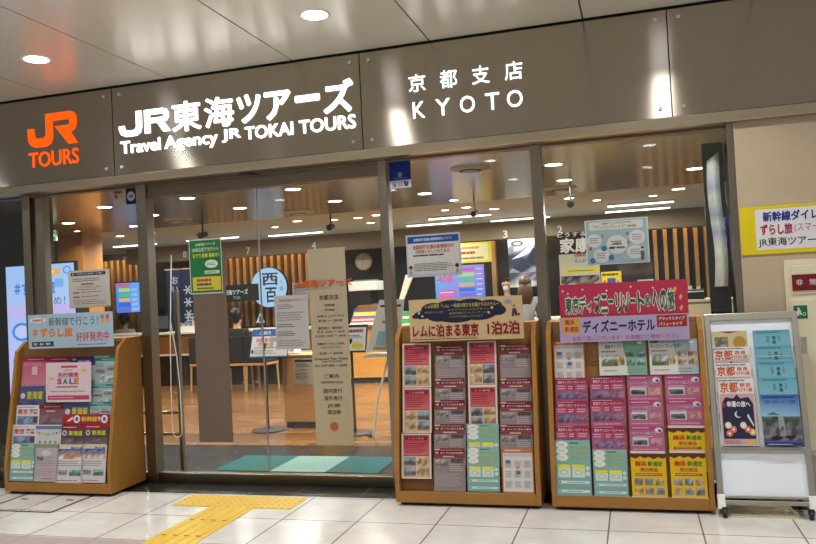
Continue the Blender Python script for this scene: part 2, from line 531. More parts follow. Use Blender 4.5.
# timber wall on the left and its column
struct(MB().box((-13, 10.0, 0), (-8.25, 10.1, 2.05)).box((-13, 9.9, 2.05), (-8.25, 10.1, 2.12)).build('wall_left', 'wall_wood'), 'timber panelling left of the counters')
struct(MB().box((-13, 9.95, 2.12), (-8.0, 10.1, IZ)).build('wall_left_upper', 'beam'), 'brown upper wall left of the counters')
struct(MB().box((-8.32, 9.8, 0), (-7.88, 10.25, IZ)).build('pillar', 'wall_wood'), 'orange timber column at the end of the counters')
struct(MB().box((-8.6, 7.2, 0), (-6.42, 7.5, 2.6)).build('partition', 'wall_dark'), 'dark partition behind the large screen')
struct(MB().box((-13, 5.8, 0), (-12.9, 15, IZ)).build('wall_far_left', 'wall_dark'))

def slats(x0, x1, z0, z1, y=14.1, step=.15, w=.062, parent=None):
    m = MB()
    x = x0
    while x < x1:
        m.box((x, y - .07, z0), (x + w, y + .1, z1))
        x += step
    return m
struct(slats(-10.9, -9.85, .95, 2.45).build('wall_slats_1', 'slat'), 'lit timber slats on the back wall')
struct(slats(-8.25, -5.6, .95, 2.45).build('wall_slats_2', 'slat'), 'lit timber slats on the back wall')
struct(slats(-3.1, -.9, .95, 2.45, step=.62, w=.075).build('wall_slats_3', 'slat'), 'lit timber slats on the back wall')
struct(slats(.18, 1.3, .95, 2.45, step=.165).build('wall_slats_4', 'slat'), 'lit timber slats on the back wall')

# ------------------------------------------------------------------ lamps
def lamp_light(name, loc, size, power, col=(1, .93, .82), parent=None, spread=150):
    l = bpy.data.lights.new(name, 'AREA'); l.shape = 'DISK'; l.size = size; l.energy = power; l.color = col
    l.spread = math.radians(spread)
    o = bpy.data.objects.new(name, l); COL.objects.link(o); o.location = loc
    if parent: o.parent = parent
    return o
def downlight(x, y, z, r, label, group, power, mat='lamp', col=(1, .93, .82), cat='ceiling light', spread=150):
    t = thing('downlight', label, cat, (x, y, z), 0, group)
    MB().lathe([(r, -.004), (r * 1.14, -.006), (r * 1.22, -.003), (r * 1.24, .0), (r, .0)], n=28).build('rim', 'white_metal', t, smooth=False)
    MB().lathe([(0.001, -.005), (r, -.005), (r, .0), (.001, .0)], n=28).build('diffuser', mat, t)
    lamp_light('downlight_beam', (0, 0, -.02), r * 1.8, power, col, t, 128 if mat == 'lamp_out' else 150)
    return t
OUT = 'round recessed downlights in the corridor ceiling'
downlight(-1.909, 4.70, CZ, .085, 'round recessed downlight in the corridor ceiling, above the large white lettering', OUT, 20, 'lamp_out', (1, .98, .95))
downlight(-4.113, 4.70, CZ, .085, 'round recessed downlight in the corridor ceiling, above the orange logo', OUT, 20, 'lamp_out', (1, .98, .95))
for x in (-6.32, .3, 2.5):
    downlight(x, 4.70, CZ, .085, 'round corridor downlight beyond the edge of the picture', OUT, 20, 'lamp_out', (1, .98, .95))
for y in (2.5, .3, -1.9):  # unseen rows of downlights, added behind the viewer to light the corridor
    for x in (-6.32, -4.113, -1.909, .3, 2.5):
        downlight(x, y, CZ, .085, 'unseen round downlight added behind the viewer for ambient light', OUT, 20, 'lamp_out', (1, .98, .95))
INN = 'round downlights in the shop ceiling'
for x, y, r, lab in [
    (-5.59, 7.34, .075, 'round shop downlight nearest the fixed pane behind the poster of rules'),
    (-4.49, 7.25, .075, 'round shop downlight just inside the sliding door, by the green poster'),
    (-3.30, 7.31, .075, 'round shop downlight just inside the middle of the sliding doors'),
    (-.66, 7.28, .075, 'round shop downlight just inside the window beside the stone wall'),
    (-6.98, 8.43, .075, 'round shop downlight above the large lilac screen'),
    (-5.69, 8.37, .075, 'second row shop downlight beside the door post'),
    (-4.51, 8.43, .075, 'second row shop downlight above the brown door film'),
    (-3.33, 8.55, .075, 'second row shop downlight above the champagne panel'),
    (-2.24, 8.57, .075, 'second row shop downlight beside the blue corner sticker'),
    (-.66, 8.46, .075, 'second row shop downlight by the glazing post left of the teal poster'),
    (.654, 8.44, .075, 'second row shop downlight by the black board'),
    (-6.67, 9.37, .06, 'small shop downlight left of the door post'),
    (-7.64, 9.40, .04, 'tiny shop spotlight beside the timber column'),
    (-2.10, 9.45, .05, 'small faint shop downlight above the blue headed notice'),
    (-.757, 10.30, .06, 'third row shop downlight above the samurai drama poster'),
    (.589, 10.26, .075, 'third row shop downlight above the slats beside the stone wall'),
    (-7.16, 10.48, .06, 'third row shop downlight against the door post'),
    (-7.78, 10.56, .06, 'third row shop downlight over the counter screen'),
    (-4.67, 10.44, .06, 'third row shop downlight above the round blue sign'),
    (-4.175, 10.66, .05, 'small third row shop downlight above the champagne panel'),
    (-3.81, 10.66, .06, 'third row shop downlight between champagne panel and centre post'),
    (-3.47, 10.49, .06, 'third row shop downlight nearest the centre post'),
    (-3.92, 11.56, .06, 'fourth row shop downlight beside the centre post'),
    (-5.33, 11.07, .05, 'fourth row shop downlight beside the meeting edge of the doors'),
    (-2.15, 10.42, .06, 'third row shop downlight above the white security camera'),
    (-2.48, 10.56, .05, 'third row shop downlight above the blue headed notice'),
    (-1.85, 10.91, .06, 'fourth row shop downlight right of the white security camera'),
    (.30, 10.85, .05, 'small shop downlight above the teal poster'),
    (-.43, 10.84, .05, 'small shop downlight left above the teal poster')]:
    downlight(x, y, IZ, r, lab, INN, 18 if r > .05 else 7)
LIN = 'linear lamps over the counters'
for xa, xb, y, lab in [(-9.02, -8.13, 12.05, 'linear lamp over the counter at the timber column'), (-7.45, -6.45, 11.95, 'linear lamp behind the green poster'),
                     (-6.0, -5.0, 12.2, 'linear lamp over the round blue sign'), (-3.55, -2.62, 12.3, 'linear lamp above the blue headed notice'),
                     (-2.2, -1.24, 12.55, 'linear lamp beside the glazing post'), (-.39, .59, 12.5, 'linear lamp above the teal poster'),
                     (-2.95, -1.98, 11.4, 'front linear lamp above the yellow hanging notice'), (-.32, .6, 11.55, 'front linear lamp above the teal poster')]:
    t = thing('linear_lamp', 'white ' + lab, 'ceiling light', ((xa + xb) / 2, y, IZ), 0, LIN)
    h = (xb - xa) / 2
    MB().box((-h, -.04, -.03), (h, .04, 0)).build('housing', 'white_metal', t)
    MB().box((-h + .01, -.03, -.045), (h - .01, .03, -.03)).build('tube', 'tube', t)
    l = bpy.data.lights.new('linear_beam', 'AREA'); l.shape = 'RECTANGLE'; l.size = 2 * h; l.size_y = .06; l.energy = 24; l.color = (.95, .98, 1)
    o = bpy.data.objects.new('linear_beam', l); COL.objects.link(o); o.location = (0, 0, -.055); o.parent = t
# warm cove strips that wash the slats
for xa, xb in [(-10.9, -9.8), (-8.3, -5.6), (-3.2, -.9), (.1, 1.4)]:
    l = bpy.data.lights.new('cove_strip', 'AREA'); l.shape = 'RECTANGLE'; l.size = xb - xa; l.size_y = .05; l.energy = 4.5 * (xb - xa); l.color = (1, .76, .45)
    o = bpy.data.objects.new('cove_strip', l); COL.objects.link(o); o.location = ((xa + xb) / 2, 13.78, 2.52); o.rotation_euler = (math.radians(28), 0, 0)

w = bpy.data.worlds.new('world'); scene.world = w; w.use_nodes = True
bg = w.node_tree.nodes['Background']; bg.inputs[0].default_value = (1, .965, .91, 1); bg.inputs[1].default_value = .22

# ------------------------------------------------------------------ floor fittings
for i, x in enumerate((-3.385, -3.062, -2.739)):
    m = MB().box((x + .002, 5.06, 0), (x + .321, 5.365, .004))
    for a in range(6):
        for b in range(5):
            m.lathe([(.016, 0), (.013, .004), (.006, .005)], (x + .028 + a * .053, 5.085 + b * .062, .004), 10)
    tag(m.build('tactile_tile', 'yellow'), ['yellow tactile warning tile with dots, end one nearest the light blue bannered stand',
        'yellow tactile warning tile with dots at the head of the ribbed strip', 'yellow tactile warning tile with dots, end one by the red-bannered stand'][i], 'tactile tile', 'yellow tactile tiles in front of the door')
for i in range(4):
    y1 = 5.057 - i * .335
    m = MB().box((-3.06, y1 - .331, 0), (-2.705, y1, .004))
    for k in range(4):
        x = -3.03 + k * .083
        m.prism_y([(x, .004), (x + .045, .004), (x + .036, .012), (x + .009, .012)], y1 - .32, y1 - .012)
    tag(m.build('tactile_tile', 'yellow'), ['yellow tactile tile with bars joining the row of dotted tiles', 'second yellow ribbed tactile tile out from the dotted row',
        'third yellow ribbed tactile tile out from the dotted row', 'yellow ribbed tactile tile farthest from the dotted row'][i], 'tactile tile', 'yellow tactile tiles in front of the door')
m = MB()
for a, b in [((-4.86, 4.79), (-4.85, 5.45)), ((-4.235, 4.79), (-4.222, 5.45))]:
    m.box((a[0] - .006, a[1], 0), (b[0] + .006, b[1], .0015))
m.box((-4.86, 4.785, 0), (-4.22, 4.808, .0015)).box((-4.86, 5.44, 0), (-4.22, 5.45, .0015))
cov = thing('access_cover', 'flush tiled floor access cover with dark edge beneath the small brochure stand', 'access cover', (0, 0, 0))
m.build('edge_frame', 'dark', cov)
for x, y in ((-4.751, 5.114), (-4.332, 5.125)):
    MB().box((x - .03, y - .012, 0), (x + .03, y + .012, .0015)).build('lifting_key', 'dark', cov)
MB().box((-4.545, 4.805, 0), (-4.541, 5.44, .0008)).build('joint', 'grey_metal', cov)
for i, (a, b, mt) in enumerate([(-3.66, -3.115, 'teal'), (-3.112, -2.60, 'teal_pale'), (-2.597, -2.13, 'teal')]):
    m = MB().box((a, 6.13, 0), (b, 6.735, .008))
    tag(m.build('entrance_mat', mt, bevel=.003), ['teal entrance mat, end square beside the brown door film', 'pale teal entrance mat in the middle of the row', 'teal entrance mat, end square nearest the centre post'][i], 'mat', 'entrance mats inside the door')

# ------------------------------------------------------------------ sign lettering on the fascia
Y0, Y1 = 5.542, 5.55
t = thing('logo_sign', 'backlit orange railway monogram with the word TOURS on the steel fascia', 'sign', (0, 0, 0))
logo = [(-4.974, 3.065), (-4.904, 3.062), (-4.902, 3.0), (-4.885, 2.975), (-4.81, 2.972), (-4.785, 2.995), (-4.783, 3.178), (-4.53, 3.178), (-4.49, 3.165),
        (-4.468, 3.13), (-4.468, 3.06), (-4.485, 3.02), (-4.53, 2.997), (-4.462, 2.898), (-4.555, 2.898), (-4.69, 3.062), (-4.55, 3.062), (-4.54, 3.072),
        (-4.54, 3.1), (-4.55, 3.11), (-4.712, 3.11), (-4.712, 2.965), (-4.735, 2.92), (-4.78, 2.897), (-4.90, 2.897), (-4.945, 2.92), (-4.97, 2.96)]
MB().prism_y(logo[::-1], Y0, Y1).build('monogram', 'letter_orange', t)
MB().solid_text('TOURS', -4.971, 2.725, -4.459, 2.858, Y0, Y1, .012).build('lettering', 'letter_orange', t)
t = thing('shop_name_sign', 'backlit white shop name with smaller Travel Agency line on the steel fascia', 'sign', (0, 0, 0))
MB().prism_y([(-3.885, 3.10), (-3.83, 3.10), (-3.83, 2.965), (-3.845, 2.92), (-3.885, 2.897), (-3.99, 2.897), (-4.03, 2.915), (-4.051, 2.955), (-4.051, 2.99), (-3.997, 2.99), (-3.997, 2.97),
    (-3.985, 2.952), (-3.965, 2.946), (-3.915, 2.946), (-3.895, 2.952), (-3.885, 2.972)][::-1], Y0, Y1).build('letter', 'letter_white', t)
m = MB()
for pg in ([(-3.805, 2.905), (-3.752, 2.905), (-3.752, 3.10), (-3.805, 3.10)], [(-3.752, 3.055), (-3.63, 3.055), (-3.63, 3.10), (-3.752, 3.10)], [(-3.752, 2.985), (-3.63, 2.985), (-3.63, 3.028), (-3.752, 3.028)],
    [(-3.63, 3.10), (-3.63, 3.055), (-3.622, 3.048), (-3.622, 3.034), (-3.63, 3.028), (-3.63, 2.985), (-3.595, 2.993), (-3.575, 3.025), (-3.575, 3.06), (-3.595, 3.09)],
    [(-3.63, 2.905), (-3.562, 2.905), (-3.625, 2.99), (-3.69, 2.99)]):
    m.prism_y(pg, Y0, Y1)
m.build('letter', 'letter_white', t)
for s, a, b, z0, z1, bo in [('東', -3.547, -3.278, 2.885, 3.13, .02), ('海', -3.247, -2.984, 2.885, 3.13, .02),
                        ('ツ', -2.955, -2.745, 2.89, 3.12, .03), ('ア', -2.715, -2.488, 2.89, 3.115, .03), ('ー', -2.452, -2.244, 3.0, 3.055, .035), ('ズ', -2.217, -1.967, 2.885, 3.14, .03)]:
    MB().solid_text(s, a, z0, b, z1, Y0, Y1, bo).build('letter', 'letter_white', t)
for s, p, q, z0 in (('Travel', (-4.044, 5.55, 2.853), (-3.664, 5.55, 2.814), 2.757), ('Agency', (-3.625, 5.55, 2.81), (-3.137, 5.55, 2.784), 2.728), ('JR', (-3.099, 5.55, 2.82), (-2.929, 5.55, 2.802), 2.757), ('TOKAI', (-2.894, 5.55, 2.823), (-2.478, 5.55, 2.794), 2.757), ('TOURS', (-2.427, 5.55, 2.828), (-1.96, 5.55, 2.815), 2.755)):
    MB().solid_text(s, p[0], z0, q[0], 2.862, Y0, Y1, .02).build('word', 'letter_white', t)
t = thing('branch_name_sign', 'backlit white branch name in kanji above KYOTO on the steel fascia', 'sign', (0, 0, 0))
for i, s in enumerate('京都支店'):
    x = -1.53 + i * .2395
    MB().solid_text(s, x, 2.972, x + .128, 3.102, Y0, Y1, .0).build('letter', 'letter_white', t)
for s, a, b in [('K', -1.507, -1.415), ('Y', -1.333, -1.225), ('O', -1.15, -1.04), ('T', -.962, -.86), ('O', -.805, -.693)]:
    MB().solid_text(s, a, 2.775, b, 2.895, Y0, Y1, .0).build('letter', 'letter_white', t)
tag(MB().lathe([(.001, -.012), (.05, -.012), (.06, 0), (.001, 0)], (-2.95, 5.66, 2.515), 20).build('door_sensor', 'black'), 'small round black door sensor under the fascia', 'sensor')

# ------------------------------------------------------------------ brochure racks
def slope(z): return 5.265 + .155 * (z - .1)
RY = 5.23      # front of the racks
def rack(x0, x1, label, top, dp=.44):
    t = thing('brochure_rack', label, 'brochure rack', ((x0 + x1) / 2, RY, 0))
    h = (x1 - x0) / 2
    sl = lambda z: slope(z) - RY
    pr = [(0, .025), (0, .24), (.165, top - .08), (.27, top), (dp, top), (dp, .025)]
    for s in (-1, 1):
        a, b = (-h, -h + .032) if s < 0 else (h - .032, h)
        MB().prism(pr, a, b).build('side_panel', 'wood', t, bevel=.003)
    MB().box((-h + .032, .0, .025), (h - .032, .018, .100)).build('front_rail', 'wood_x', t, bevel=.003)
    MB().box((-h + .032, .018, .07), (h - .032, dp - .01, .085)).build('bottom_board', 'wood_x', t)
    MB().prism([(sl(.09) + .03, .09), (sl(top - .03) + .03, top - .03), (sl(top - .03) + .05, top - .03), (sl(.09) + .05, .09)], -h + .032, h - .032).build('back_board', 'wood_back', t)
    MB().box((-h + .032, .26, top - .03), (h - .032, dp, top)).build('top_rail', 'wood_x', t, bevel=.003)
    MB().box((-h + .03, .03, .004), (h - .03, dp - .01, .03)).build('plinth', 'dark', t)
    for k in range(4):
        z = .31 + k * .21
        MB().box((-h + .032, sl(z) + .022, z), (h - .032, sl(z) + .05, z + .008)).build('shelf', 'wood_x', t)
    return t
rack(-5.058, -4.03, 'oak brochure rack with the light blue banner, standing apart from the other two racks', 1.235, .455)
rack(-1.69, -.676, 'oak brochure rack with the beige Tokyo banner, beside the sliding doors', 1.24)
rack(-.604, .408, 'oak brochure rack with the crimson and lavender banners, next to the whiteboard stand', 1.235)

# --- artwork of the leaflets ------------------------------------------------
def red_flyer(S, n=0):
    S.rect(.06, .03, .94, .97, '#a82a34', 1, None)
    S.rect(.06, .52, .94, .97, '#ac2c36', 2, '#cc6a72')
    S.rect(.12, .86, .88, .93, '#7e1620', 3)
    S.text(['レム日比谷', 'レム秋葉原', 'レム六本木', 'レム東京京橋', 'レム銀座'][n % 5], .24, .875, .76, .915, '#e8c8c8', 4)
    S.lines(.12, .56, .86, .80, 5, '#8c2430', 3, .4, .4)
    S.rect(.07, .04, .93, .50, '#d9b890', 2)
    for i, (a, b) in enumerate([(.09, .28), (.52, .28), (.09, .06), (.52, .06)]):
        S.photo(a, b, a + .40, b + .20, [CITY, ROOM, CITY, ROOM][(i + n) % 4], 3, 4, 3)
    S.rect(.06, .0, .94, .03, '#e9dcc6', 2)
def dark_leaflet(S):
    S.rect(0, 0, 1, 1, '#8d8083', 1)
    S.rect(0, .84, 1, 1, '#6f1a26', 2)
    S.rect(.02, .95, .2, .985, '#c8bcbc', 3)
    S.oval(.1, .89, .06, .03, '#c59aa0', 3)
    S.lines(.22, .93, .95, .975, 1, '#b98a90', 3)
    S.text('おトクに泊まる東京', .22, .865, .96, .91, '#e0d3d2', 3, .02)
    S.rect(.0, .76, 1, .835, '#8a3a44', 2); S.lines(.3, .775, .75, .825, 1, '#d8b8a8', 3, .6)
    S.photo(.05, .56, .45, .73, GREY, 2); S.photo(.55, .66, .95, .75, ['#4a4446', '#5c5456', '#3e3a3c'], 2)
    S.lines(.5, .46, .95, .64, 4, '#b3a9aa', 2); S.lines(.05, .1, .95, .42, 7, '#a39a9b', 2, .5)
    S.rect(0, .03, 1, .055, '#b08a52', 2)
def teal_leaflet(S, warm=True):
    S.rect(0, 0, 1, 1, '#86b6b0', 1, '#7aa9a6')
    for k, v in enumerate((.92, .81, .69)):
        S.oval(.2, v, .17, .065, '#e4e9e2', 2); S.lines(.1, v - .02, .3, v + .02, 2, '#c79a8c' if k == 0 else '#b9c2b4', 3)
    S.lines(.42, .93, .75, .97, 1, '#3f6c66', 2, .6)
    for k in range(3):
        S.text(['きっぷの', 'とくとく', 'ガイド'][k], .42, .83 - k * .09, .92, .90 - k * .09, '#a9b02c', 2, .05)
    for a in (.06, .47):
        S.rect(a, .33, a + .36, .55, '#cfe0d6', 2); S.rect(a, .49, a + .36, .56, '#e6dc3c', 3); S.oval(a + .18, .42, .11, .04, '#8aa09a', 3); S.oval(a + .18, .42, .09, .03, '#d9e4dc', 4)
    S.oval(.91, .5, .06, .04, '#cfe0d6', 2); S.oval(.91, .4, .06, .04, '#cfe0d6', 2)
    for v in (.22, .06):
        S.rect(.08, v, .95, v + .05, '#d5e0d8', 2); S.oval(.12, v + .025, .025, .016, '#4d6f6a', 3); S.lines(.3, v + .01, .88, v + .04, 1, '#7d9590', 3)
def orange_sheet(S):
    S.rect(0, 0, 1, 1, '#d9d4d2', 1); S.rect(0, .9, 1, 1, '#c8793a', 2); S.rect(0, 0, .035, 1, '#c8793a', 2); S.rect(.965, 0, 1, 1, '#c8793a', 2); S.rect(0, 0, 1, .03, '#c8793a', 2)
    S.rect(.06, .82, .94, .88, '#b7c0d2', 2); S.lines(.1, .94, .7, .98, 1, '#eadfcf', 3)
    for i in range(3):
        for j in range(3):
            a, b = .08 + i * .3, .1 + j * .23
            S.rect(a, b, a + .25, b + .18, ['#c5c2c4', '#cfcac6'][(i + j) % 2], 2); S.lines(a + .03, b + .02, a + .22, b + .16, 4, '#9a979b', 3)
    S.rect(.45, .42, .58, .5, '#4a68a8', 4); S.rect(.45, .54, .55, .6, '#d08a4a', 4); S.rect(.12, .66, .26, .74, '#5a6a90', 4)
def pink_leaflet(S):
    S.rect(0, 0, 1, 1, '#b35a7c', 1); S.rect(0, .84, 1, 1, '#a02c54', 2)
    S.lines(.05, .95, .7, .985, 1, '#d8a0b4', 3); S.text('東京ディズニーリゾートへ', .08, .86, .95, .93, '#ecd2da', 3, .02)
    S.rect(.0, .70, 1, .84, '#b8587c', 3); S.rect(.36, .71, .62, .83, '#a83058', 4); S.lines(.4, .72, .58, .82, 2, '#e4bcc8', 5)
    for a in (.05, .68): S.lines(a, .72, a + .26, .83, 2, '#d8a8ba', 4)
    S.photo(.06, .50, .62, .69, ['#7a6a90', '#94789c', '#5d4a66'], 3, 7, 3); S.photo(.63, .50, .97, .69, ['#8a5a80', '#a87898', '#7a5070'], 3)
    S.lines(.06, .2, .95, .46, 4, '#cf9cb0', 3)
    S.lines(.06, .03, .95, .14, 2, '#e3a9bd', 3)
def pink_square(S):
    S.rect(0, 0, 1, 1, '#b8628a', 1); S.rect(.0, .9, 1, 1, '#b04a74', 2)
    S.lines(.08, .93, .62, .975, 1, '#dcb4c4', 3); S.oval(.84, .90, .11, .06, '#d8d2da', 3); S.oval(.87, .885, .045, .03, '#3a4672', 4)
    S.text('ホテルで過ごす', .06, .79, .80, .87, '#e6dce6', 3, .04); S.text('ホテルで過ごす', .06, .79, .80, .87, '#4a4a86', 4, .0); S.lines(.1, .745, .7, .775, 1, '#e0c0ce', 3)
    S.rect(.08, .55, .54, .735, '#cfcaca', 3); S.photo(.1, .565, .5, .68, ['#8a94a4', '#5c6068', '#3c4048', '#8a8a88'], 4); S.photo(.60, .55, .94, .73, ['#c08a90', '#c89a98', '#a9708a'], 3)
    S.lines(.08, .2, .92, .5, 5, '#cf9cb4', 3)
def yellow_leaflet(S):
    S.rect(0, 0, 1, 1, '#ddb810', 1); S.rect(0, .93, 1, 1, '#d8d2c4', 2)
    S.poly([(0, .95), (1, .95), (1, .87), (.9, .84), (.8, .88), (.66, .83), (.52, .88), (.4, .85), (.28, .89), (.14, .84), (0, .88)], '#5b2c22', 3)
    S.text('舞浜', .12, .68, .44, .79, '#c4392c', 3, .04); S.text('新浦安', .48, .68, .9, .79, '#3f7c3a', 3, .03)
    S.text('周辺商品', .26, .57, .76, .65, '#b0482c', 3, .02)
    S.rect(.12, .485, .88, .535, '#a02f22', 3); S.lines(.15, .495, .85, .525, 1, '#e8c878', 4)
    for i in range(3):
        for j in range(2):
            a, b = .08 + i * .3, .1 + j * .19
            S.photo(a, b, a + .24, b + .14, [ROOM, GREY, CITY][(i + j) % 3], 3, 3, 2)
    S.rect(0, 0, 1, .06, '#cfc4b4', 3); S.lines(.04, .01, .95, .05, 1, '#8a5a4a', 4)
def landscape_flyer(S, hue, hue2, n):
    S.rect(0, 0, 1, 1, '#d8dcd6', 1); S.poly([(.5, 1), (1, 1), (1, 0), (.62, 0), (.56, .5)], hue, 2)
    S.oval(.88, .91, .06, .04, '#e8e8e4', 3); S.rect(.02, .91, .2, .97, hue2, 3)
    S.text(['東京ディズニー', 'ディズニーアンバサダー'][n], .14 if n == 0 else .03, .76, .56 if n == 0 else .7, .87, '#3a4a8c', 4, .02); S.lines(.22, .9, .6, .96, 1, '#7f8aa8', 3)
    S.lines(.05, .64, .48, .72, 1, '#b86a8a', 3)
    S.photo(.05, .26, .40, .58, PARK, 3, 6, 4); S.photo(.41, .28, .54, .56, ROOM, 3)
    for a, b in ((.58, .5), (.8, .5), (.58, .26), (.8, .26)):
        S.photo(a, b, a + .18, b + .19, [SEA, ROOM, PARK][n], 3, 4, 3)
    S.lines(.08, .1, .46, .16, 1, '#b88a6a', 3); S.lines(.58, .04, .95, .2, 2, '#8b9890', 3)
def tokyo_leaflet(S):
    S.rect(0, 0, 1, 1, '#d6d8dc', 1); S.lines(.05, .87, .8, .94, 1, '#8c97aa', 2)
    S.text('東京', .06, .62, .5, .84, '#c4502c', 2, .03); S.text('横浜', .56, .74, .92, .84, '#c4502c', 2, .02); S.text('千葉', .56, .62, .92, .72, '#c4502c', 2, .02)
    S.rect(.05, .1, .95, .55, '#7e8db0', 2); S.photo(.05, .1, .7, .5, ['#8ea0c0', '#5f708f', '#88879a'], 3); S.rect(.74, .28, .94, .52, '#5c4448', 3)
def maroon_leaflet(S):
    S.rect(0, 0, 1, 1, '#84505a', 1); S.rect(0, .8, 1, .96, '#6a1f2c', 2); S.lines(.2, .84, .9, .93, 1, '#c79aa0', 3); S.lines(.3, .64, .75, .76, 1, '#d8b0b0', 3)
    S.photo(.04, .05, .96, .6, ['#7a5a62', '#8a6a70', '#5d4a50'], 2)
def festival_leaflet(S):
    S.rect(0, 0, 1, 1, '#4c434c', 1); S.rect(0, .78, 1, 1, '#8c2434', 2); S.lines(.06, .85, .7, .94, 1, '#d0a8ac', 3); S.oval(.14, .66, .1, .11, '#c9c4cc', 3); S.oval(.14, .66, .05, .06, '#52607c', 4)
    S.text('東海道', .3, .56, .9, .76, '#c8c438', 3, .03); S.photo(.04, .05, .96, .48, ['#5a4c56', '#7d7078', '#4a4a62'], 2)
def blue_night(S):
    S.rect(0, 0, 1, 1, '#4a5284', 1); S.text('東海道', .3, .45, .95, .8, '#c8c438', 3, .03); S.oval(.14, .6, .1, .12, '#c9c4cc', 3); S.photo(.04, .05, .96, .38, ['#5a5c86', '#40446a'], 2)
def red_strip(S):
    S.rect(0, 0, 1, 1, '#a8202c', 1); S.oval(.3, .5, .07, .4, '#e6e2e4', 2); S.oval(.3, .5, .035, .22, '#4d6a9c', 3); S.oval(.89, .5, .07, .4, '#e6e2e4', 2); S.oval(.89, .5, .035, .22, '#4d6a9c', 3)
    S.text('新幹線', .4, .25, .74, .78, '#c8b83c', 3, .04); S.poly([(.08, .3), (.2, .75), (.24, .6), (.14, .25)], '#e2c8c4', 2); S.poly([(.74, .75), (.82, .7), (.78, .25)], '#e2c8c4', 2)
def bunting_leaflet(S):
    S.rect(0, 0, 1, 1, '#c6c8c6', 1); S.rect(0, .82, 1, .95, '#5f7ba8', 2)
    for k in range(9): S.poly([(.02 + k * .11, .74 - .1 * math.sin(k * .39)), (.1 + k * .11, .74 - .1 * math.sin(k * .39 + .3)), (.06 + k * .11, .64 - .1 * math.sin(k * .39))], ['#8d8a70', '#5a5f66', '#b0a86a'][k % 3], 3)
    for k in range(4): S.oval(.2 + k * .2, .3, .05, .06, '#8e8a86', 2)
    S.lines(.1, .06, .9, .18, 2, '#8a8c8e', 2)
def pale_leaflet(S):
    S.rect(0, 0, 1, 1, '#b8aeb6', 1); S.rect(0, .9, 1, 1, '#87927a', 2); S.oval(.5, .76, .2, .08, '#cfc9d0', 2); S.lines(.1, .4, .9, .68, 5, '#a097a2', 2); S.photo(.15, .56, .4, .68, GREY, 3); S.lines(.4, .06, .9, .1, 1, '#b8584a', 2); S.lines(.1, .14, .9, .36, 4, '#aaa0aa', 2)
def travel_paper(S):
    S.rect(0, 0, 1, 1, '#cfcdd2', 1); S.rect(.0, .95, 1, 1, '#d8c88e', 2)
    S.photo(.06, .62, .94, .88, ['#3d5590', '#7a8cb0', '#c08a60', '#e0ded8'], 2, 7, 4); S.text('旅の本', .5, .86, .95, .94, '#3c4f8a', 3, .02)
    S.lines(.06, .42, .94, .58, 3, '#9c8f8c', 2); S.photo(.1, .2, .42, .34, GREY, 2); S.photo(.5, .18, .92, .34, SEA, 2); S.lines(.06, .04, .94, .08, 1, '#c0504a', 2, .6)
def purple_leaflet(S):
    S.rect(0, 0, 1, 1, '#9c93ae', 1); S.rect(0, .74, 1, 1, '#4d2f78', 2); S.oval(.14, .92, .08, .03, '#c9bdd8', 3); S.rect(.3, .82, .52, .9, '#b9a6cc', 3); S.rect(.56, .82, .78, .9, '#b9a6cc', 3); S.lines(.1, .45, .9, .7, 4, '#5c5478', 2); S.lines(.1, .05, .9, .4, 4, '#b8b0c4', 2)
def teal_hotel(S):
    S.rect(0, 0, 1, 1, '#9db4b6', 1); S.rect(0, .84, 1, 1, '#2f8484', 2); S.rect(0, .93, .6, .98, '#7fb6b2', 3); S.lines(.3, .86, .9, .91, 1, '#a8d2cc', 3)
    S.photo(.08, .48, .46, .62, GREY, 2); S.photo(.52, .56, .92, .78, ['#b8c4c4', '#8a9a9c', '#767a7a'], 2); S.lines(.08, .66, .46, .78, 3, '#6f8688', 2); S.photo(.3, .22, .9, .44, ['#c4ced0', '#8c9698'], 2); S.lines(.06, .04, .94, .16, 2, '#7d9294', 2)
def pink_tall(S):
    S.rect(0, 0, 1, 1, '#b5476c', 1, '#c88a9c'); S.rect(0, .88, 1, 1, '#96204a', 2); S.lines(.2, .9, .9, .96, 1, '#d89ab0', 3); S.rect(.4, .48, .62, .72, '#d8b0ba', 2); S.lines(.06, .74, .94, .85, 2, '#d892a8', 2); S.lines(.06, .1, .94, .44, 5, '#c07a90', 2)
def kyoto_mag(S):
    S.rect(0, 0, 1, 1, '#e4dfdc', 1); S.lines(.02, .955, .98, .985, 1, '#6d8a9c', 2, .7)
    S.text('京都', .05, .785, .56, .95, '#c8552c', 2, .03); S.text('奈良', .6, .87, .92, .935, '#c8552c', 2, .02); S.text('びわ湖', .58, .80, .95, .86, '#c8552c', 2, .02)
    S.rect(.02, .01, .98, .77, '#c9a6ac', 2)
    pts = [(.06, .10), (.94, .10), (.94, .62), (.82, .72), (.6, .70), (.5, .76), (.4, .70), (.18, .72), (.06, .62)]
    S.poly(pts, '#232742', 3)
    S.text('幸運の旅へ', .2, .57, .86, .66, '#ece6ea', 5, .03); S.oval(.5, .46, .1, .05, '#d8d8e0', 5); S.oval(.54, .47, .09, .045, '#232742', 6)
    for u, v, c in [(.2, .3, '#e8d8c8'), (.34, .24, '#d87a6c'), (.62, .3, '#e8d8c8'), (.74, .24, '#d87a6c'), (.86, .2, '#e8c05c'), (.22, .18, '#d87a6c')]:
        S.oval(u, v, .09, .05, c, 5); S.oval(u, v, .03, .018, '#fff2e0', 6)
    S.poly([(.74, .44), (.9, .28), (.92, .3), (.78, .47)], '#e0d8d8', 5); S.text('特', .06, .56, .16, .64, '#c43c34', 6, .03)
    S.lines(.06, .025, .6, .08, 2, '#a06a72', 4); S.rect(.66, .03, .95, .07, '#d8b84a', 4)
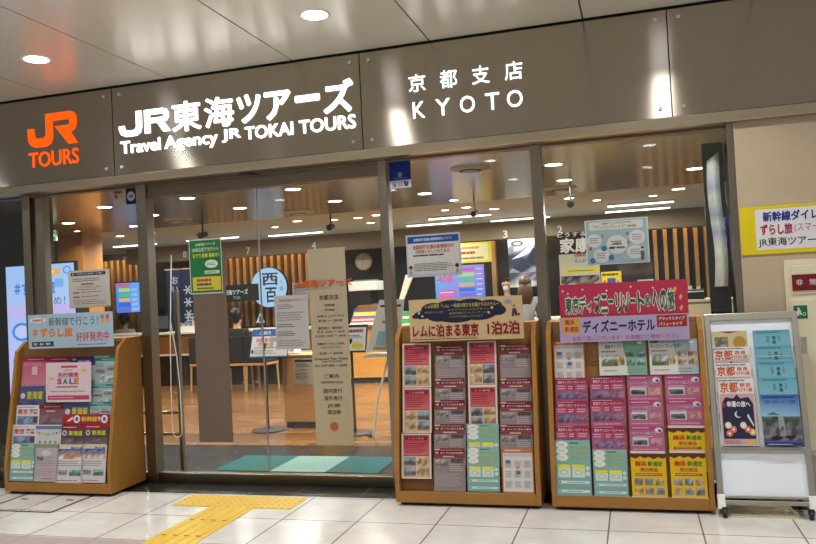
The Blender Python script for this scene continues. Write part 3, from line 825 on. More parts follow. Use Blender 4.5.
def nara_mag(S):
    S.rect(0, 0, 1, 1, '#6fb0c4', 1, '#9accd6'); S.rect(0, .93, 1, 1, '#5ba0bc', 2, '#6fb0c4'); S.lines(.1, .94, .8, .98, 1, '#3e7a94', 3)
    S.text('奈', .52, .83, .62, .9, '#33515c', 3, .02); S.text('良', .52, .75, .62, .82, '#33515c', 3, .02); S.lines(.36, .78, .46, .9, 4, '#4a7886', 3); S.lines(.68, .8, .74, .9, 4, '#4a7886', 3)
def village_mag(S):
    S.rect(0, 0, 1, 1, '#3a68b0', 1); S.face([S.P(0, .55, 2), S.P(1, .55, 2), S.P(1, 1, 2), S.P(0, 1, 2)], cols=['#9cc4e4', '#8cb8e0', '#2c5cae', '#3466b4'])
    S.lines(.06, .92, .9, .97, 1, '#20407a', 3, .7); S.text('奈良の里', .08, .82, .92, .89, '#284a86', 3)
    S.photo(0, .1, 1, .57, ['#5a7a54', '#3f4a44', '#73747c', '#4d4650', '#8a8a92', '#2c2a30'], 3, 9, 6); S.poly([(.42, .58), (.56, .58), (.60, .2), (.44, .2)], '#9a9ca6', 4)
    for k in range(7): S.poly([(.02 + k * .14, .26 + .03 * (k % 2)), (.09 + k * .14, .36 + .03 * (k % 2)), (.18 + k * .14, .28 + .03 * (k % 2)), (.12 + k * .14, .2)], ['#5c5a66', '#7c7c88', '#4a4852'][k % 3], 4)
    S.poly([(.12, .6), (.3, .66), (.46, .6)], '#54744e', 4); S.oval(.35, .15, .16, .035, '#1c1b22', 5); S.oval(.68, .17, .14, .03, '#1c1b22', 5); S.rect(0, 0, 1, .07, '#2a2f6a', 4); S.lines(.08, .01, .9, .05, 1, '#b0b4d0', 5)
def beige_mag(S):
    S.rect(0, 0, 1, 1, '#cdbd92', 1); S.poly([(.2, 1), (.8, 1), (.5, .96)], '#9a2c48', 3); S.photo(.08, .68, .46, .9, ['#8a8474', '#6c6a62', '#b0a890'], 2); S.oval(.78, .79, .18, .12, '#b08a3c', 2); S.lines(.08, .1, .9, .6, 7, '#a89a74', 2)
ART = dict(red=red_flyer, dark=dark_leaflet, teal=teal_leaflet, orange=orange_sheet, pink=pink_leaflet, square=pink_square, yellow=yellow_leaflet,
           tokyo=tokyo_leaflet, maroon=maroon_leaflet, festival=festival_leaflet, night=blue_night, strip=red_strip, bunting=bunting_leaflet, pale=pale_leaflet,
           paper=travel_paper, purple=purple_leaflet, hotel=teal_hotel, pinktall=pink_tall, kyoto=kyoto_mag, nara=nara_mag, village=village_mag, beige=beige_mag)
def leaflet(kind, label, a, b, below=0.0, name='travel_brochure', group=None, thick=.006, fn=slope, lead=.0, back=.002, arg=None, full=None, row=0):
    """a leaflet on a sloping rack: a = top left corner, b = lower right corner of what shows, below = length hidden behind the row in front"""
    w_, h_, x, z0 = span(a, b)
    lead += row * .0075
    zt = z0 + h_
    zb = z0 - below
    yt = fn(zt) - lead
    yb = fn(zb) - lead + (back if below else 0)
    L = math.hypot(zt - zb, yt - yb)
    S = Sheet(w_, full or L, '#d8d4d0', thick, 0)
    if full is None: full = L
    (ART[kind] if not callable(kind) else kind)(S, arg) if arg is not None else ART[kind](S)
    tilt = -math.atan2(yt - yb, zt - zb)
    if full > L:      # the sheet reaches further down behind its neighbours
        zb2 = zt - full * math.cos(tilt); yb2 = yt - full * math.sin(-tilt)
        zb, yb = zb2, yb2
    o = S.build(name, 'print', None, (x, yb, zb), (tilt, 0, 0))
    return tag(o, label, 'brochure', group)

G2 = 'leaflets on the rack beside the sliding doors'
for i, (a, b) in enumerate([((-1.641, 5.423, 1.118), (-1.429, 5.375, 0.808)), ((-1.639, 5.374, 0.804), (-1.427, 5.326, 0.495)), ((-1.647, 5.325, 0.49), (-1.431, 5.278, 0.186))]):
    leaflet('red', ['white-bordered red hotel flyer, topmost of three in the column beside the doors', 'white-bordered red hotel flyer, middle of three in the column beside the doors',
                    'white-bordered red hotel flyer, lowest of three with bare board showing beneath it'][i], a, b, name='hotel_flyer', group=G2, thick=.003, arg=i, row=1 + i)
tops = [(-1.397, 5.423, 1.117), (-1.402, 5.384, 0.868), (-1.405, 5.361, 0.719), (-1.408, 5.336, 0.556), (-1.41, 5.311, 0.395)]
bots = [(-1.184, 5.383, 0.864), (-1.184, 5.361, 0.717), (-1.184, 5.336, 0.556), (-1.185, 5.311, 0.397), (-1.189, 5.266, 0.108)]
for i in range(5):
    leaflet('dark', ['grey and maroon hotel leaflet, top of five between the red flyers', 'grey and maroon hotel leaflet, second down of five, between the red flyers', 'grey and maroon hotel leaflet, third down of five, between the red flyers',
                     'grey and maroon hotel leaflet, fourth down of five, beside the upper teal leaflet', 'grey and maroon hotel leaflet shown whole at the foot of its column'][i],
            tops[i], bots[i], 0 if i == 4 else .05, group=G2, full=None if i == 4 else .285, row=i)
for i, (a, b) in enumerate([((-1.162, 5.423, 1.119), (-0.957, 5.375, 0.808)), ((-1.16, 5.375, 0.81), (-0.957, 5.336, 0.557))]):
    leaflet('red', ['white-bordered red hotel flyer at the top between two grey and maroon columns', 'white-bordered red hotel flyer directly above the pair of teal leaflets'][i], a, b, name='hotel_flyer', group=G2, thick=.003, arg=3 + i, full=None if i == 0 else .285, row=i)
leaflet('teal', 'teal leaflet with white bubbles, upper of the stacked pair beneath a red flyer', (-1.176, 5.336, 0.556), (-0.951, 5.312, 0.403), .05, group=G2, full=.285, row=2)
leaflet('teal', 'teal leaflet with white bubbles, lower of the stacked pair beneath a red flyer', (-1.175, 5.312, 0.402), (-0.953, 5.266, 0.109), group=G2, row=3)
tops = [(-0.931, 5.421, 1.107), (-0.935, 5.383, 0.862), (-0.938, 5.359, 0.706), (-0.94, 5.335, 0.552)]
bots = [(-0.72, 5.383, 0.858), (-0.718, 5.359, 0.704), (-0.718, 5.335, 0.551), (-0.718, 5.311, 0.397)]
for i in range(4):
    leaflet('dark', ['grey and maroon hotel leaflet, top of the outer four above the orange-edged sheet', 'grey and maroon hotel leaflet, second of the outer four above the orange-edged sheet',
                     'grey and maroon hotel leaflet, third of the outer four above the orange-edged sheet', 'grey and maroon hotel leaflet just above the orange-edged sheet'][i], tops[i], bots[i], .05, group=G2, full=.285, row=i)
leaflet('orange', 'orange-edged white timetable sheet at the bottom corner of the rack beside the doors', (-0.932, 5.311, 0.395), (-0.719, 5.266, 0.107), group=G2, row=4)

G3 = 'leaflets on the rack with the crimson banner'
leaflet('orange', 'orange-edged white timetable sheet on its own at the top of the crimson-bannered rack', (-0.561, 5.42, 1.102), (-0.353, 5.382, 0.852), .0, group=G3, full=.285)
leaflet(lambda S, n: landscape_flyer(S, '#7fae96', '#c8cfd6', n), 'landscape hotel flyer with green right half, under the lavender banner', (-0.259, 5.42, 1.097), (0.047, 5.384, 0.866), group=G3, arg=0)
leaflet(lambda S, n: landscape_flyer(S, '#a9bccc', '#4a5c9c', n), 'landscape hotel flyer with pale blue right half, under the lavender banner', (0.066, 5.419, 1.092), (0.369, 5.384, 0.866), group=G3, arg=1)
rows = [[((-0.556, 5.382, 0.856), (-0.344, 5.359, 0.703)), ((-0.325, 5.382, 0.857), (-0.102, 5.36, 0.713)), ((-0.084, 5.383, 0.861), (0.134, 5.359, 0.704)), ((0.153, 5.383, 0.861), (0.376, 5.359, 0.705))],
        [((-0.561, 5.359, 0.705), (-0.346, 5.334, 0.547)), ((-0.329, 5.36, 0.715), (-0.107, 5.334, 0.544)), ((-0.085, 5.359, 0.706), (0.131, 5.334, 0.544)), ((0.156, 5.359, 0.707), (0.375, 5.334, 0.544))],
        [((-0.565, 5.334, 0.547), (-0.344, 5.32, 0.452)), ((-0.328, 5.334, 0.544), (-0.108, 5.311, 0.394)), ((-0.087, 5.334, 0.544), (0.13, 5.31, 0.387))]]
col = ['beneath the orange-edged sheet', 'in the second column', 'under the green landscape flyer', 'in the outermost column']
for r, row in enumerate(rows):
    for c, (a, b) in enumerate(row):
        kind = 'pink' if c < 2 else 'square'
        lab = 'deep pink resort leaflet' if c < 2 else 'pink white-ovalled hotel leaflet'
        leaflet(kind, '%s %s, %s of its stack' % (lab, col[c], ['top', 'second', 'third'][r]), a, b, .05, group=G3, full=.285, row=r + 1)
leaflet('yellow', 'yellow drip-edged leaflet, half hidden below the pink ones in the outermost column', (0.155, 5.334, 0.544), (0.377, 5.31, 0.393), .05, group=G3, full=.285, row=3)
leaflet('teal', 'teal leaflet with white bubbles, standing higher at the corner of the crimson-bannered rack', (-0.572, 5.319, 0.451), (-0.344, 5.264, 0.097), group=G3, row=4)
leaflet('teal', 'teal leaflet with white bubbles, between the other teal leaflet and a yellow one', (-0.328, 5.31, 0.393), (-0.112, 5.265, 0.099), group=G3, row=4)
leaflet('yellow', 'yellow drip-edged leaflet, shown whole beside the teal leaflets', (-0.089, 5.309, 0.386), (0.128, 5.263, 0.088), group=G3, row=4)
leaflet('yellow', 'yellow drip-edged leaflet, shown whole in the bottom corner by the whiteboard stand', (0.153, 5.31, 0.391), (0.369, 5.264, 0.09), group=G3, row=4)

G1 = 'leaflets on the rack with the light blue banner'
for gi, (kind, lab, a, b, below, fl) in enumerate([
    ('pinktall', 'tall pink leaflet at the top corner under the light blue banner', (-4.997, 5.424, 1.127), (-4.745, 5.384, 0.871), .05, .285),
    ('pinktall', 'tall pink leaflet behind the sale card, second in the top row', (-4.758, 5.424, 1.123), (-4.498, 5.384, 0.867), .05, .285),
    ('purple', 'purple-topped leaflet standing highest beneath the light blue banner', (-4.514, 5.432, 1.177), (-4.271, 5.383, 0.864), .05, .285),
    ('hotel', 'teal-topped hotel leaflet at the end of the top row', (-4.284, 5.423, 1.12), (-4.049, 5.384, 0.869), .05, .285),
    ('night', 'dark blue and white leaflet just left of the sale card', (-4.998, 5.385, 0.875), (-4.751, 5.361, 0.717), .05, .2),
    ('hotel', 'teal-topped hotel leaflet at the end of the second row', (-4.284, 5.385, 0.872), (-4.059, 5.362, 0.727), .05, .2),
    ('tokyo', 'white Tokyo leaflet with orange title, upper of two', (-5.01, 5.361, 0.719), (-4.777, 5.337, 0.564), .05, .2),
    ('maroon', 'maroon leaflet beside the upper white Tokyo leaflet', (-4.784, 5.362, 0.727), (-4.538, 5.338, 0.572), .05, .2),
    ('night', 'dark blue leaflet with yellow title under the sale card', (-4.533, 5.363, 0.735), (-4.294, 5.348, 0.636), .05, .2),
    ('hotel', 'teal-topped hotel leaflet above the wide red strip', (-4.282, 5.363, 0.731), (-4.078, 5.348, 0.635), .05, .2),
    ('strip', 'wide red leaflet strip with bullet train faces', (-4.533, 5.348, 0.637), (-4.087, 5.336, 0.559), 0.0, None),
    ('tokyo', 'white Tokyo leaflet with orange title, lower of two', (-5.027, 5.337, 0.564), (-4.786, 5.313, 0.407), .05, .2),
    ('bunting', 'pale leaflet with a string of bunting in the fourth row', (-4.796, 5.338, 0.569), (-4.542, 5.312, 0.406), .05, .2),
    ('festival', 'dark red and black leaflet with yellow title, under the middle of the red strip', (-4.54, 5.336, 0.56), (-4.311, 5.313, 0.407), .05, .2),
    ('festival', 'dark red and black leaflet with yellow title, next to the side panel', (-4.314, 5.336, 0.559), (-4.094, 5.313, 0.412), .05, .2),
    ('teal', 'teal leaflet with white bubbles in the bottom row of the light blue bannered rack', (-5.022, 5.312, 0.406), (-4.77, 5.266, 0.109), 0, None),
    ('pale', 'pale mauve leaflet in the bottom row beside the teal one', (-4.793, 5.312, 0.403), (-4.541, 5.266, 0.109), 0, None),
    ('paper', 'white travel paper with blue picture, inner one of the bottom row pair', (-4.562, 5.312, 0.401), (-4.305, 5.265, 0.103), 0, None),
    ('paper', 'white travel paper with blue picture, next to the side panel in the bottom row', (-4.324, 5.312, 0.405), (-4.091, 5.266, 0.11), 0, None)]):
    leaflet(kind, lab, a, b, below, group=G1, full=fl, row=(0, 0, 0, 0, 1, 1, 2, 2, 2, 2, 2.9, 3, 3, 3, 3, 4, 4, 4, 4)[gi])

# --- banners and the sale card ---------------------------------------------
def sheet_at(a, b, y): # upright sheet with corners a, b
    w_, h_, x, z = span(a, b)
    return w_, h_, (x, y, z)
w_, h_, p = sheet_at((-4.892, 5.375, 1.458), (-4.06, 5.375, 1.175), 5.375)
S = Sheet(w_, h_, '#a9c3d6', .004)
S.rect(0, 0, 1, 1, '#a8c4d8', 1); S.text('新幹線で行こう！', .25, .64, .83, .9, '#37414e', 2, .0)
S.text('＃', .05, .36, .115, .58, '#e0872a', 2, .03); S.text('ずらし旅', .14, .32, .53, .60, '#e0872a', 2, .05)
S.text('好評発売中', .57, .17, .95, .44, '#d0344c', 2, .01)
S.oval(.12, .83, .1, .075, '#e6e6e8', 2); S.text('期間限定', .055, .795, .185, .865, '#c8503c', 3, .02)
S.rect(.04, .06, .3, .2, '#242a38', 2); S.text('東京・横浜・静岡へ', .06, .09, .28, .17, '#d8dce2', 3, .02); S.lines(.58, .06, .95, .1, 1, '#5a6470', 2)
for u, c in ((.88, '#b07a52'), (.94, '#c85a5c')): S.oval(u, .86, .02, .06, c, 3); S.oval(u, .75, .024, .08, '#d8a878', 2)
tag(S.build('banner_sign', 'print', None, p), 'light blue banner with orange travel slogan on top of the brochure rack', 'banner')
w_, h_, p = sheet_at((-4.699, 5.325, 1.056), (-4.261, 5.325, 0.736), 5.325)
S = Sheet(w_, h_, '#e6d4da', .004)
S.rect(.02, .03, .98, .97, '#e2ccd6', 1); S.rect(.34, .87, .7, .92, '#c8385a', 2); S.lines(.4, .78, .6, .84, 1, '#c88aa0', 2)
S.text('先行発売', .27, .62, .73, .75, '#c03868', 3, .03)
for c, ch, a in (('#c84a8a', 'S', .25), ('#4a9a5a', 'A', .38), ('#3a8ac0', 'L', .52), ('#d08a2a', 'E', .63)): S.text(ch, a, .45, a + .11, .6, c, 3, .06)
S.lines(.24, .36, .76, .41, 1, '#a05a70', 2, .7); S.lines(.1, .24, .9, .3, 1, '#b08a98', 2); S.rect(.04, .06, .96, .17, '#c2406a', 2); S.lines(.08, .09, .78, .14, 1, '#e8b8c8', 3)
for u, v in ((.12, .6), (.84, .8)): S.oval(u, v, .06, .035, '#d8c84a', 3)
tag(S.build('sale_card', 'gloss', None, p, (-.06, 0, 0)), 'pale pink card reading SALE propped in front of the leaflets', 'sign')

w_, h_, p = sheet_at((-1.566, 5.375, 1.432), (-0.751, 5.375, 1.133), 5.375)
S = Sheet(w_, h_, '#d4b88c', .004)
for u, v, ru, rv in ((.12, .63, .075, .10), (.22, .74, .11, .17), (.26, .6, .10, .14), (.38, .80, .14, .16), (.42, .62, .2, .2), (.55, .82, .13, .15), (.62, .66, .17, .2), (.72, .78, .11, .15), (.79, .68, .07, .12), (.06, .6, .035, .05)):
    S.oval(u, v, ru, rv, '#1c2040', 2 + u * .5, 24)
S.text('レム秋葉原「レム」～快適な眠りをお届けするホテル～', .15, .78, .80, .88, '#cdbf6c', 4, .01)
S.text('空港や駅からとても便利', .14, .66, .31, .71, '#a8a07a', 4); S.text('スタイリッシュなデザイン', .35, .70, .72, .75, '#b8aa5c', 4); S.text('快適な室内とシャワーブースで', .36, .62, .71, .67, '#b8aa5c', 4); S.text('ぐっすりとお休みいただけます', .36, .54, .66, .59, '#b8aa5c', 4)
for u, v in ((.09, .68), (.12, .6), (.71, .63), (.74, .74)): S.oval(u, v, .012, .035, '#d8c86a', 4, 5)
S.oval(.88, .86, .035, .05, '#8a9ab0', 3); S.oval(.93, .76, .012, .03, '#a86a4a', 3); S.poly([(.905, .52), (.925, .52), (.93, .6), (.94, .52), (.955, .54), (.945, .7), (.915, .7)], '#3a3a52', 3); S.oval(.965, .56, .012, .03, '#7a3a3a', 3)
S.text('レムに泊まる東京', .025, .09, .615, .40, '#8a1420', 4, .035); S.text('1泊2泊', .69, .10, .965, .42, '#8a1420', 4, .035)
S.rect(.02, .04, .6, .055, '#5a2a28', 3)
tag(S.build('banner_sign', 'print', None, p), 'beige banner with navy cloud and dark red lettering, on the rack by the doors', 'banner')

w_, h_, p = sheet_at((-0.498, 5.385, 1.466), (0.328, 5.385, 1.248), 5.385)
S = Sheet(w_, h_ + .02, '#b83050', .004)
S.rect(0, 0, 1, 1, '#b92f52', 1)
TT = '東京ディズニーリゾート®への旅'
for i, ch in enumerate(TT):
    a = .045 + i * .0572
    wd = .053 if ch not in 'ィー®' else .042
    v0 = .16 if ch not in 'ィー®' else (.2 if ch == 'ィ' else (.42 if ch == 'ー' else .3))
    v1 = .64 + .008 * i if ch not in 'ィー®' else (.5 if ch == 'ィ' else (.52 if ch == 'ー' else .62))
    for du, dv in ((-.004, 0), (.004, 0), (0, .03), (0, -.03)): S.text(ch, a + du, v0 + dv, a + wd + du, v1 + dv, '#f0e6e0', 2, .05)
    S.text(ch, a, v0, a + wd, v1, '#1f6a3c', 4, .015)
for u, v, c in ((.03, .82, '#e8c8cc'), (.07, .74, '#e8c8cc'), (.19, .84, '#e8c8cc'), (.38, .78, '#e8d8c8'), (.57, .86, '#e8c8cc'), (.74, .8, '#e8c8cc'), (.36, .07, '#e8c8cc')): S.oval(u, v, .008, .03, c, 3, 8)
for u, v in ((.905, .72), (.945, .5), (.945, .2)): S.poly([(u - .014, v), (u, v - .07), (u + .016, v + .03), (u + .006, v + .1), (u - .004, v + .06)], '#e0b03a', 3)
tag(S.build('banner_sign', 'print', None, (p[0], 5.385, p[2])), 'crimson banner with green white-edged lettering on the rack, above the lavender banner', 'banner')
w_, h_, p = sheet_at((-0.505, 5.37, 1.263), (0.325, 5.37, 1.095), 5.37)
S = Sheet(w_, h_, '#b3a4c8', .004)
S.rect(0, 0, 1, 1, '#b2a3ca', 1); S.poly([(.02, .42), (.03, .36), (.155, .36), (.165, .42), (.165, .92), (.155, .98), (.03, .98), (.02, .92)], '#d8a04c', 2)
S.text('舞浜', .045, .7, .12, .92, '#a83a34', 3, .02); S.text('新浦安', .04, .42, .15, .64, '#a83a34', 3, .02)
S.text('ディズニーホテル', .185, .36, .745, .86, '#26284c', 3, .03)
S.rect(.76, .5, .985, .96, '#a0282c', 2); S.text('デラックスタイプ', .775, .76, .97, .9, '#ecd8d0', 3, .03); S.text('バリュータイプ', .775, .55, .95, .69, '#ecd8d0', 3, .03)
S.text('お取り扱いございます　お気軽にご相談ください', .1, .06, .93, .24, '#b0446c', 3, .0)
tag(S.build('banner_sign', 'print', None, p), 'lavender banner with dark lettering and red box, below the crimson banner', 'banner')

# ------------------------------------------------------------------ whiteboard brochure stand
def wslope(z): return 5.19 + .22 * (z - .07)
wt = thing('whiteboard_stand', 'silver framed whiteboard stand on casters with magazine racks, beside the stone wall', 'whiteboard stand', (.70, 5.19, 0))
TL_ = math.atan(.22)
Hh = 1.205
def tilted(m, name, mat, parent=wt, bevel=0):
    return m.build(name, mat, parent, (0, 0, .07), (-TL_, 0, 0), bevel)
HW = .278
for s in (-1, 1):
    x = s * (HW - .018)
    tilted(MB().box((x - .018, -.006, 0), (x + .018, .03, Hh)), 'frame_post', 'grey_metal', bevel=.005)
tilted(MB().box((-HW + .03, -.006, Hh - .045), (HW - .03, .03, Hh)), 'frame_rail', 'grey_metal', bevel=.005)
tilted(MB().box((-HW + .03, -.006, .01), (HW - .03, .03, .035)).box((-HW + .03, -.004, .048), (HW - .03, .028, .065)), 'frame_rail', 'grey_metal', bevel=.003)
tilted(MB().box((-HW + .03, -.012, .330), (HW - .03, .03, .360)), 'frame_rail', 'grey_metal', bevel=.003)
bd = tilted(MB().box((-HW + .03, .012, .06), (HW - .03, .022, Hh - .03)), 'board', 'white_board')
for s in (-1, 1):
    tilted(MB().box((s * (HW - .02) - .022, -.01, -.02), (s * (HW - .02) + .022, .034, .07)), 'corner_cap', 'white_metal', bevel=.004)
for (a, b) in ((-.19, .10), (-.12, .13)):
    pass
m = MB()
for pts in ([(-.20, .11), (-.17, .118), (-.15, .112), (-.19, .105), (-.165, .125)], [(-.21, .385), (-.19, .39), (-.18, .384)], [(.13, .385), (.15, .389), (.2, .386)]):
    m.tube([(x, .011, z) for x, z in pts], .0012, 5)
tilted(m, 'marker_scribble', 'grey_metal', bd)
for k in range(4):
    z = .50 + k * .14
    for s in (-1, 1):
        x = s * .125
        m = MB().tube([(x - .11, .01, z + .06), (x - .11, -.018, z + .06), (x - .11, -.018, z), (x + .11, -.018, z), (x + .11, -.018, z + .06), (x + .11, .01, z + .06)], .002, 6)
        tilted(m, 'magazine_holder', 'chrome')
for s in (-1, 1):
    x = s * (HW - .035)
    for yy in (-.005, .33):
        c = MB().tube([(x - .011, yy, .026), (x + .011, yy, .026)], .026, 18).build('caster', 'rubber', wt)
        MB().box((x - .016, yy - .012, .03), (x + .016, yy + .02, .066)).build('fork', 'black', c)
    MB().box((x - .015, -.005, .058), (x + .015, .34, .078)).build('base_bar', 'grey_metal', wt, bevel=.003)
    MB().tube([(x, .335, .07), (x, .29, 1.2)], .011, 10).build('rear_leg', 'grey_metal', wt)
for i in range(0):
    pass
m = MB()
for k in range(9):
    m.tube([(-.2 + k * .045, .01, .012), (-.2 + k * .045, .30, .012)], .003, 6)
for k in range(4):
    m.tube([(-.2, .02 + k * .09, .012), (.165, .02 + k * .09, .012)], .003, 6)
m.box((-.21, .005, .001), (.175, .305, .006))
tag(m.build('floor_grating', 'cream', None, (.70, 5.185, 0)), 'small cream slotted drain grating on the floor under the whiteboard stand', 'grating')
GW = 'magazines on the whiteboard stand'
WF = dict(fn=wslope, group=GW, name='magazine', lead=.002)
leaflet('beige', 'beige magazine with a maroon flash, topmost of the column of Kyoto magazines', (0.46, 5.424, 1.133), (0.672, 5.401, 1.03), .05, full=0.36, row=0, **WF)
leaflet('kyoto', 'white Kyoto magazine, uppermost of three with orange title', (0.46, 5.402, 1.034), (0.672, 5.379, 0.93), .05, full=0.38, row=1, **WF)
leaflet('kyoto', 'white Kyoto magazine, middle of three with orange title', (0.464, 5.38, 0.933), (0.677, 5.357, 0.831), .05, full=0.38, row=2, **WF)
leaflet('kyoto', 'Kyoto magazine with its dark illustrated cover in full view', (0.473, 5.359, 0.838), (0.683, 5.269, 0.431), 0, row=3, **WF)
leaflet('nara', 'sky blue Nara magazine, topmost of its column', (0.708, 5.424, 1.132), (0.922, 5.401, 1.029), .05, full=0.36, row=0, **WF)
leaflet('nara', 'sky blue Nara magazine, second of its column', (0.71, 5.402, 1.035), (0.925, 5.38, 0.934), .05, full=0.36, row=1, **WF)
leaflet('nara', 'sky blue Nara magazine, third of its column', (0.713, 5.381, 0.939), (0.93, 5.359, 0.836), .05, full=0.36, row=2, **WF)
leaflet('nara', 'sky blue Nara magazine directly above the village photo magazine', (0.716, 5.359, 0.84), (0.933, 5.336, 0.735), .05, full=0.36, row=3, **WF)
leaflet('village', 'blue magazine with a rooftop village photo at the foot of the Nara column', (0.713, 5.337, 0.738), (0.932, 5.27, 0.433), 0, row=4, **WF)

# ------------------------------------------------------------------ on the stone wall
S = Sheet(.78, .318, '#e6d21e', .006)
S.rect(0, 0, 1, 1, '#e8d41c', 1); S.rect(.12, .09, .98, .93, '#eceaf0', 2)
S.text('新幹線ダイレクトパック', .18, .665, .97, .88, '#1d3a8c', 4, .035); S.text('ずらし旅', .155, .39, .405, .62, '#a81c3c', 4, .035); S.text('(スマート)', .42, .41, .68, .6, '#b05a78', 4, .0)
S.text('JR東海ツアーズ', .135, .135, .66, .34, '#2c2c30', 4, .01)
tag(S.build('wall_sign', 'print', None, (1.085, 5.592, 1.622)), 'yellow and white advertising panel on the stone wall', 'sign')
ec = thing('emergency_phone_cabinet', 'cream steel emergency telephone cabinet set in the stone wall', 'cabinet', (1.25, 5.60, 0))
MB().box((-.305, -.012, .3), (.305, .0, 1.575)).build('frame', 'cream', ec, bevel=.003)
MB().box((-.265, -.02, 1.35), (.265, -.012, 1.535)).build('upper_panel', 'cream', ec, bevel=.003)
d = MB().box((-.28, -.02, .33), (.28, -.012, 1.315)).build('door', 'cream', ec, bevel=.003)
MB().box((-.235, -.022, .96), (-.20, -.02, 1.07)).build('lock_plate', 'grey_metal', d)
S = Sheet(.53, .105, '#7c1020', .004)
for i, ch in enumerate('非常電話'): S.text(ch, .045 + i * .148, .32, .12 + i * .148, .70, '#e6d4d0', 2, .02)
lp = S.build('red_plate', 'gloss', ec, (-.0, -.026, 1.372)); lp['label'] = 'maroon plate with white characters'
S = Sheet(.082, .085, '#17734c', .001)
S.oval(.36, .76, .09, .09, '#e6efe6', 2); S.poly([(.26, .2), (.36, .2), (.42, .45), (.5, .25), (.58, .3), (.5, .66), (.3, .66), (.22, .5)], '#e6efe6', 2); S.oval(.76, .34, .13, .14, '#d8e8d8', 2); S.oval(.76, .34, .08, .09, '#17734c', 3)
sp = S.build('green_sticker', 'gloss', ec, (-.225, -.022, 1.19)); sp['label'] = 'small green safety sticker with white figure'

# ------------------------------------------------------------------ on the glass
def glass_sheet(a, b, y=5.738):
    w_, h_, x, z = span(a, b)
    return w_, h_, (x, y, z)
w_, h_, p = glass_sheet((-4.28, 5.735, 2.5), (-4.05, 5.735, 2.363))
S = Sheet(w_, h_, '#c9c0b8', .0008); S.rect(.56, 0, 1, 1, '#18244e', 1); S.oval(.78, .5, .17, .3, '#ccd0d8', 2); S.oval(.78, .5, .11, .12, '#7f88a2', 3); S.lines(.04, .72, .5, .92, 1, '#a83a40', 2, .9); S.rect(.06, .45, .2, .66, '#a83a40', 2); S.lines(.22, .5, .5, .64, 1, '#a89a94', 2)
tag(S.build('glass_sticker', 'print', None, p), 'small white and navy sticker at the top of the glass by the door post', 'sticker')
w_, h_, p = glass_sheet((-1.775, 5.735, 2.499), (-1.603, 5.735, 2.295))
S = Sheet(w_, h_, '#16308e', .0008); S.rect(0, .0, 1, .3, '#c9cde0', 1); S.text('全日警', .1, .05, .9, .25, '#1c2c6c', 2, .02); S.oval(.5, .5, .1, .1, '#8a9ac8', 2); S.lines(.2, .34, .8, .4, 1, '#7f90c4', 2)
tag(S.build('glass_sticker', 'print', None, p), 'square blue sticker with white strip at the top of the centre post', 'sticker')
w_, h_, p = glass_sheet((-3.554, 5.728, 2.016), (-3.253, 5.728, 1.561), 5.728)
S = Sheet(w_, h_, '#d8ddd4', .001); S.rect(.02, .02, .98, .98, '#1f7a42', 1)
S.text('JR東海ツアーズ', .2, .87, .82, .93, '#e2ece2', 2, .02); S.text('LINE公式アカウント', .1, .77, .92, .85, '#e2ece2', 2, .02); S.text('友だち登録 募集中！', .1, .66, .93, .74, '#cfd62c', 2, .03)
S.oval(.68, .54, .2, .075, '#dfe8de', 2); S.lines(.53, .51, .83, .57, 2, '#7a9a84', 3); S.rect(.46, .36, .92, .42, '#cfdccf', 2); S.lines(.5, .37, .9, .41, 1, '#7a9a84', 3)
S.rect(.08, .06, .95, .31, '#dcc93c', 2); S.lines(.2, .22, .8, .28, 1, '#b0503c', 3, .8); S.lines(.2, .145, .8, .2, 1, '#3a5a90', 3, .8); S.lines(.2, .08, .8, .12, 1, '#7a7430', 3, .8)
tag(S.build('poster', 'print', None, p), 'green poster with yellow box stuck on the sliding door', 'poster')
w_, h_, p = glass_sheet((-2.796, 5.727, 1.514), (-2.504, 5.727, 1.081), 5.727)
S = Sheet(w_, h_, '#c2c0c2', .001); S.text('営業時間のお知らせ', .15, .88, .85, .93, '#b85a68', 2, .0)
S.lines(.1, .74, .6, .84, 3, '#8f8d92', 2); S.lines(.06, .52, .94, .7, 4, '#9a989c', 2); S.lines(.06, .4, .6, .48, 2, '#77757c', 2); S.lines(.06, .24, .6, .34, 3, '#77757c', 2); S.lines(.06, .05, .9, .18, 3, '#9a989c', 2)
tag(S.build('notice', 'print', None, p), 'white text notice on the sliding door, overlapping the champagne panel', 'notice')
w_, h_, p = glass_sheet((-2.634, 5.74, 1.61), (-2.497, 5.74, 1.487))
S = Sheet(w_, h_, '#b9bec4', .001); S.lines(.08, .6, .9, .9, 2, '#6d7580', 2, .6); S.lines(.08, .1, .9, .5, 3, '#8d949c', 2)
tag(S.build('notice', 'print', None, (p[0], 5.7345, p[2])), 'small grey notice just above the white text notice on the door', 'notice')
